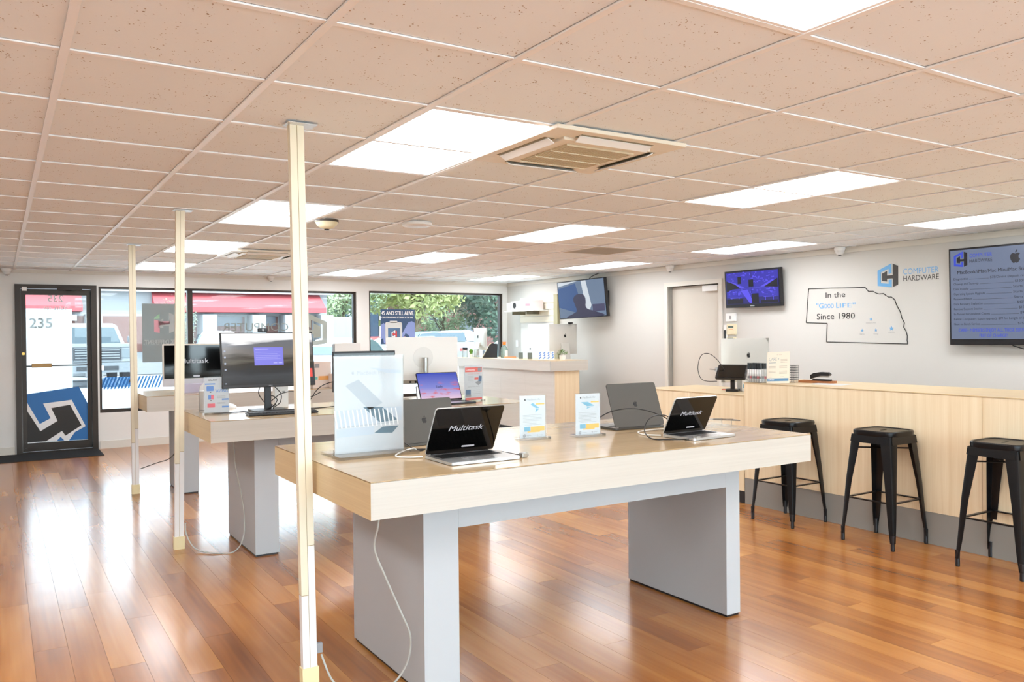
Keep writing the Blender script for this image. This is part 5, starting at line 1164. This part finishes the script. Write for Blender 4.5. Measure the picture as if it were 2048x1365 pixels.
tree('small tree at the end of the red awning', 15.6, 45, 6.6, 1.7, G3, 5, .25, .6, 600)
tree('tall pale tree behind the brick building', 44, 68, 13, 6.5, G2, 6, .5, .5, 1500)
tree('tall yellow tree rising behind the parking lot', 30, 70, 15, 7.0, G1, 7, .5, .55, 1500)
tree('small bush with pink blossom beside the truck', .35, 19.5, 1.9, .5, mat('blossom foliage', '8f6c5c', .8, noise=.3, nscale=6), 11, .08, .6, 500)
tree('grey bush beside the truck wing', 3.9, 21.5, 2.6, .6, mat('grey foliage', '646c5c', .8, noise=.3, nscale=6), 12, .08, .6, 500)

CARW = mat('white car paint', '8c9095', .25, coat=.5); CGL = mat('car glass', '3c4a54', .08, spec=.6); TYRE = mat('tyre', '2c2c30', .8); CHR = mat('chrome', 'c8ccd0', .15, metal=.9); HUB = mat('wheel hub', 'b0b4b8', .3, metal=.7)
def car(label, x, y, rz, paint, kind='sedan', cat='car', name='parked_car', s=1):
    t = thing(name, label, cat, (x, y, -.02), rz)
    L_, W_ = 4.7*s, 1.82*s
    if kind == 'suv': prof = [(-2.3, .35), (-2.35, .75), (-2.25, 1.02), (-1.35, 1.12), (-.75, 1.60), (.2, 1.70), (1.8, 1.66), (2.25, 1.15), (2.32, .8), (2.3, .35)]; gl = [(-1.2, 1.14), (-.7, 1.54), (.2, 1.62), (1.75, 1.58), (2.1, 1.17)]
    else: prof = [(-2.3, .32), (-2.35, .62), (-2.2, .82), (-1.1, .95), (-.45, 1.35), (.5, 1.42), (1.25, 1.32), (1.9, 1.02), (2.3, .95), (2.35, .55), (2.3, .32)]; gl = [(-1.0, .97), (-.42, 1.29), (.5, 1.36), (1.2, 1.27), (1.75, 1.02)]
    prof = [(a*s, b*s) for a, b in prof]; gl = [(a*s, b*s) for a, b in gl]
    q = bmesh.new(); A = {}
    for side in (-1, 1):
        A[side] = [q.verts.new((a, side*W_/2*(1 if b < 1.0*s else 1-.35*(b/s-1.0)/.6), b)) for a, b in prof]
    n = len(prof); q.faces.new(A[-1]); q.faces.new(A[1][::-1])
    for i in range(n): q.faces.new((A[-1][i], A[1][i], A[1][(i+1) % n], A[-1][(i+1) % n]))
    bmesh.ops.recalc_face_normals(q, faces=q.faces); bmesh.ops.bevel(q, geom=[e for e in q.edges if not e.is_boundary], offset=.05, segments=2, affect='EDGES'); mb = MB(); mb.join(q); mb.build('body', paint, t, smooth=True)
    g = MB()
    for side in (-1, 1):
        q = bmesh.new(); v = [q.verts.new((a, side*(W_/2*(1 if b < 1.0*s else 1-.35*(b/s-1.0)/.6)+.012), b)) for a, b in gl]; q.faces.new(v); g.join(q)
    (a0, b0), (a1_, b1_) = gl[0], gl[1]; w0, w1_ = W_/2*.90, W_/2*.74
    q = bmesh.new(); q.faces.new([q.verts.new(p) for p in ((a0-.12, -w0, b0+.0), (a0-.12, w0, b0+.0), (a1_-.10, w1_, b1_), (a1_-.10, -w1_, b1_))]); g.join(q)
    (a0, b0), (a1_, b1_) = gl[-1], gl[-2]; q = bmesh.new(); q.faces.new([q.verts.new(p) for p in ((a0+.16, -w0, b0), (a0+.16, w0, b0), (a1_+.12, w1_, b1_), (a1_+.12, -w1_, b1_))]); g.join(q)
    g.build('windows', CGL, t)
    for a in (-1.45*s, 1.45*s):
        for side in (-1, 1):
            wh = MB(); wh.cyl(a, .33*s, side*(W_/2-.10)-.11, side*(W_/2-.10)+.11, .33*s, axis='y', n=20); o_ = wh.build('wheel', TYRE, t, smooth=True)
            wh = MB(); wh.cyl(a, .33*s, side*(W_/2)-.025, side*(W_/2)+.025, .2*s, axis='y', n=16); wh.build('hub', HUB, o_)
    MB().box(2.28*s, 2.36*s, -W_/2+.05, -W_/2+.35, .72*s, .85*s).box(2.28*s, 2.36*s, W_/2-.35, W_/2-.05, .72*s, .85*s).build('tail_light', REDI, t)
    MB().box(-2.38*s, -2.28*s, -W_/2+.08, -W_/2+.45, .60*s, .72*s).box(-2.38*s, -2.28*s, W_/2-.45, W_/2-.08, .60*s, .72*s).build('head_light', mat('headlight', 'dfe6ea', .1), t)
    return t
car('white hatchback parked in front of the shop awning', 6.7, 29.2, 80, CARW, 'suv')
car('red car partly hidden at the left edge of the right window', 17.6, 40.5, 30, mat('red car paint', 'b8323c', .3, coat=.5), 'sedan')
car('silver blue hatchback in the middle of the parking lot', 20.5, 40.3, 12, mat('silver blue paint', '75829a', .3, coat=.5), 'suv')
car('low white car nearest the blue poster', 14.6, 31.0, 25, CARW, 'sedan')
car('white car in front of the silver blue hatchback', 18.3, 36.6, 18, CARW, 'sedan')
car('white utility vehicle seen from behind in the right window', 19.2, 33.6, 228, CARW, 'suv')
car('pale teal car at the right edge of the right window', 21.6, 31.0, 205, mat('pale teal paint', '7c9a9a', .3, coat=.5), 'sedan')
car('white car beyond the utility vehicle at the far right', 26.5, 37.5, 10, CARW, 'sedan')
car('white car with a pale blue windscreen close behind the poster stand', 7.9, 19.5, 60, CARW, 'sedan')
# pickup facing the door
t = thing('pickup_truck', 'white pickup truck facing the glass door with a dark slatted grille', 'truck', (2.28, 24.6, -.02), 0)
def face(mb, pts, y0, y1): mb.prism(pts, y0, y1)
b = MB(); b.rbox(-1.0, 1.0, .55, 1.22, 0, 5.6, .12, 4).rbox(-.98, .98, .95, 1.30, .05, 1.9, .1, 4); b.build('body', mat('truck paint', '7c8084', .3, coat=.4), t, smooth=True)
q = bmesh.new(); fr0 = [(-.92, 1.25), (-.74, 1.86), (-.62, 1.93), (.62, 1.93), (.74, 1.86), (.92, 1.25)]
A = [q.verts.new((x, 1.45+(z-1.25)*.9, z)) for x, z in fr0]; B = [q.verts.new((x, 3.9, z)) for x, z in fr0]; q.faces.new(A); q.faces.new(B[::-1])
for i in range(6): q.faces.new((A[i], B[i], B[(i+1) % 6], A[(i+1) % 6]))
bmesh.ops.recalc_face_normals(q, faces=q.faces); mb = MB(); mb.join(q); mb.build('cab', mat('truck paint', '7c8084', .3, coat=.4), t)
q = bmesh.new(); ws = [(-.80, 1.29), (-.66, 1.80), (.66, 1.80), (.80, 1.29)]; q.faces.new([q.verts.new((x, 1.43+(z-1.25)*.9, z)) for x, z in ws]); mb = MB(); mb.join(q); mb.build('windscreen', mat('pale windscreen', '2c3a42', .08), t)
MB().rbox(-.62, .62, .82, 1.16, -.03, .0, .05).build('grille', mat('grille dark', '3c3f44', .4, metal=.4), t)
for k in range(4): MB().box(-.58, .58, -.05, -.03, .87+k*.075, .90+k*.075).build('grille_bar', mat('grille bar', '8b8e92', .3, metal=.7), t)
MB().box(-.96, .96, -.012, .0, 1.185, 1.20).box(-.64, -.62, -.035, -.005, .80, 1.18).box(.62, .64, -.035, -.005, .80, 1.18).box(-.98, .98, -.015, .0, .745, .765).build('panel_gap', mat('panel gap', '3a3c40', .5), t)
MB().cyl(0, 1.0, -.07, -.03, .09, axis='y', n=24).build('badge', mat('badge grey', '7d8794', .3), t)
for s_ in (-1, 1):
    MB().rbox(s_*.80-.16, s_*.80+.16, .88, 1.14, -.02, .03, .04).build('head_light', mat('truck lamp', '6a7176', .15), t); MB().box(s_*.92-.04, s_*.92+.04, -.03, 0, .92, 1.02).build('side_marker', ORNG, t)
    MB().box(s_*1.12-.13, s_*1.12+.13, 1.5, 1.6, 1.32, 1.52, .03).build('mirror', mat('mirror dark', '4a4a50', .4), t)
    MB().box(s_*.78-.10, s_*.78+.10, -.07, -.02, .58, .66).build('fog_light', mat('fog recess', '2e3034', .4), t)
    for yv in (1.0, 4.6):
        wh = MB(); wh.cyl(yv, .38, s_*.86-.13, s_*.86+.13, .38, axis='x', n=22); wh.build('wheel', TYRE, t, smooth=True)
MB().rbox(-1.0, 1.0, .45, .74, -.09, .0, .06).build('bumper', mat('pale bumper', '6e7378', .3), t)
MB().box(-.55, -.16, -.11, -.09, .52, .64).box(.16, .55, -.11, -.09, .52, .64).build('bumper_slot', mat('fog recess'), t); MB().box(-.15, .15, -.115, -.09, .52, .66).build('number_plate', WHT, t)
# striped bollard-like parking blocks outside the first window
t = thing('signpost', 'small white street sign on a pole near the left tree', 'sign', (15.6, 34, 0)); MB().cyl(0, 0, 0, 2.1, .03, n=8).build('pole', GINK, t); MB().box(-.25, .25, -.05, -.03, 1.6, 2.1).build('plate', WHT, t)
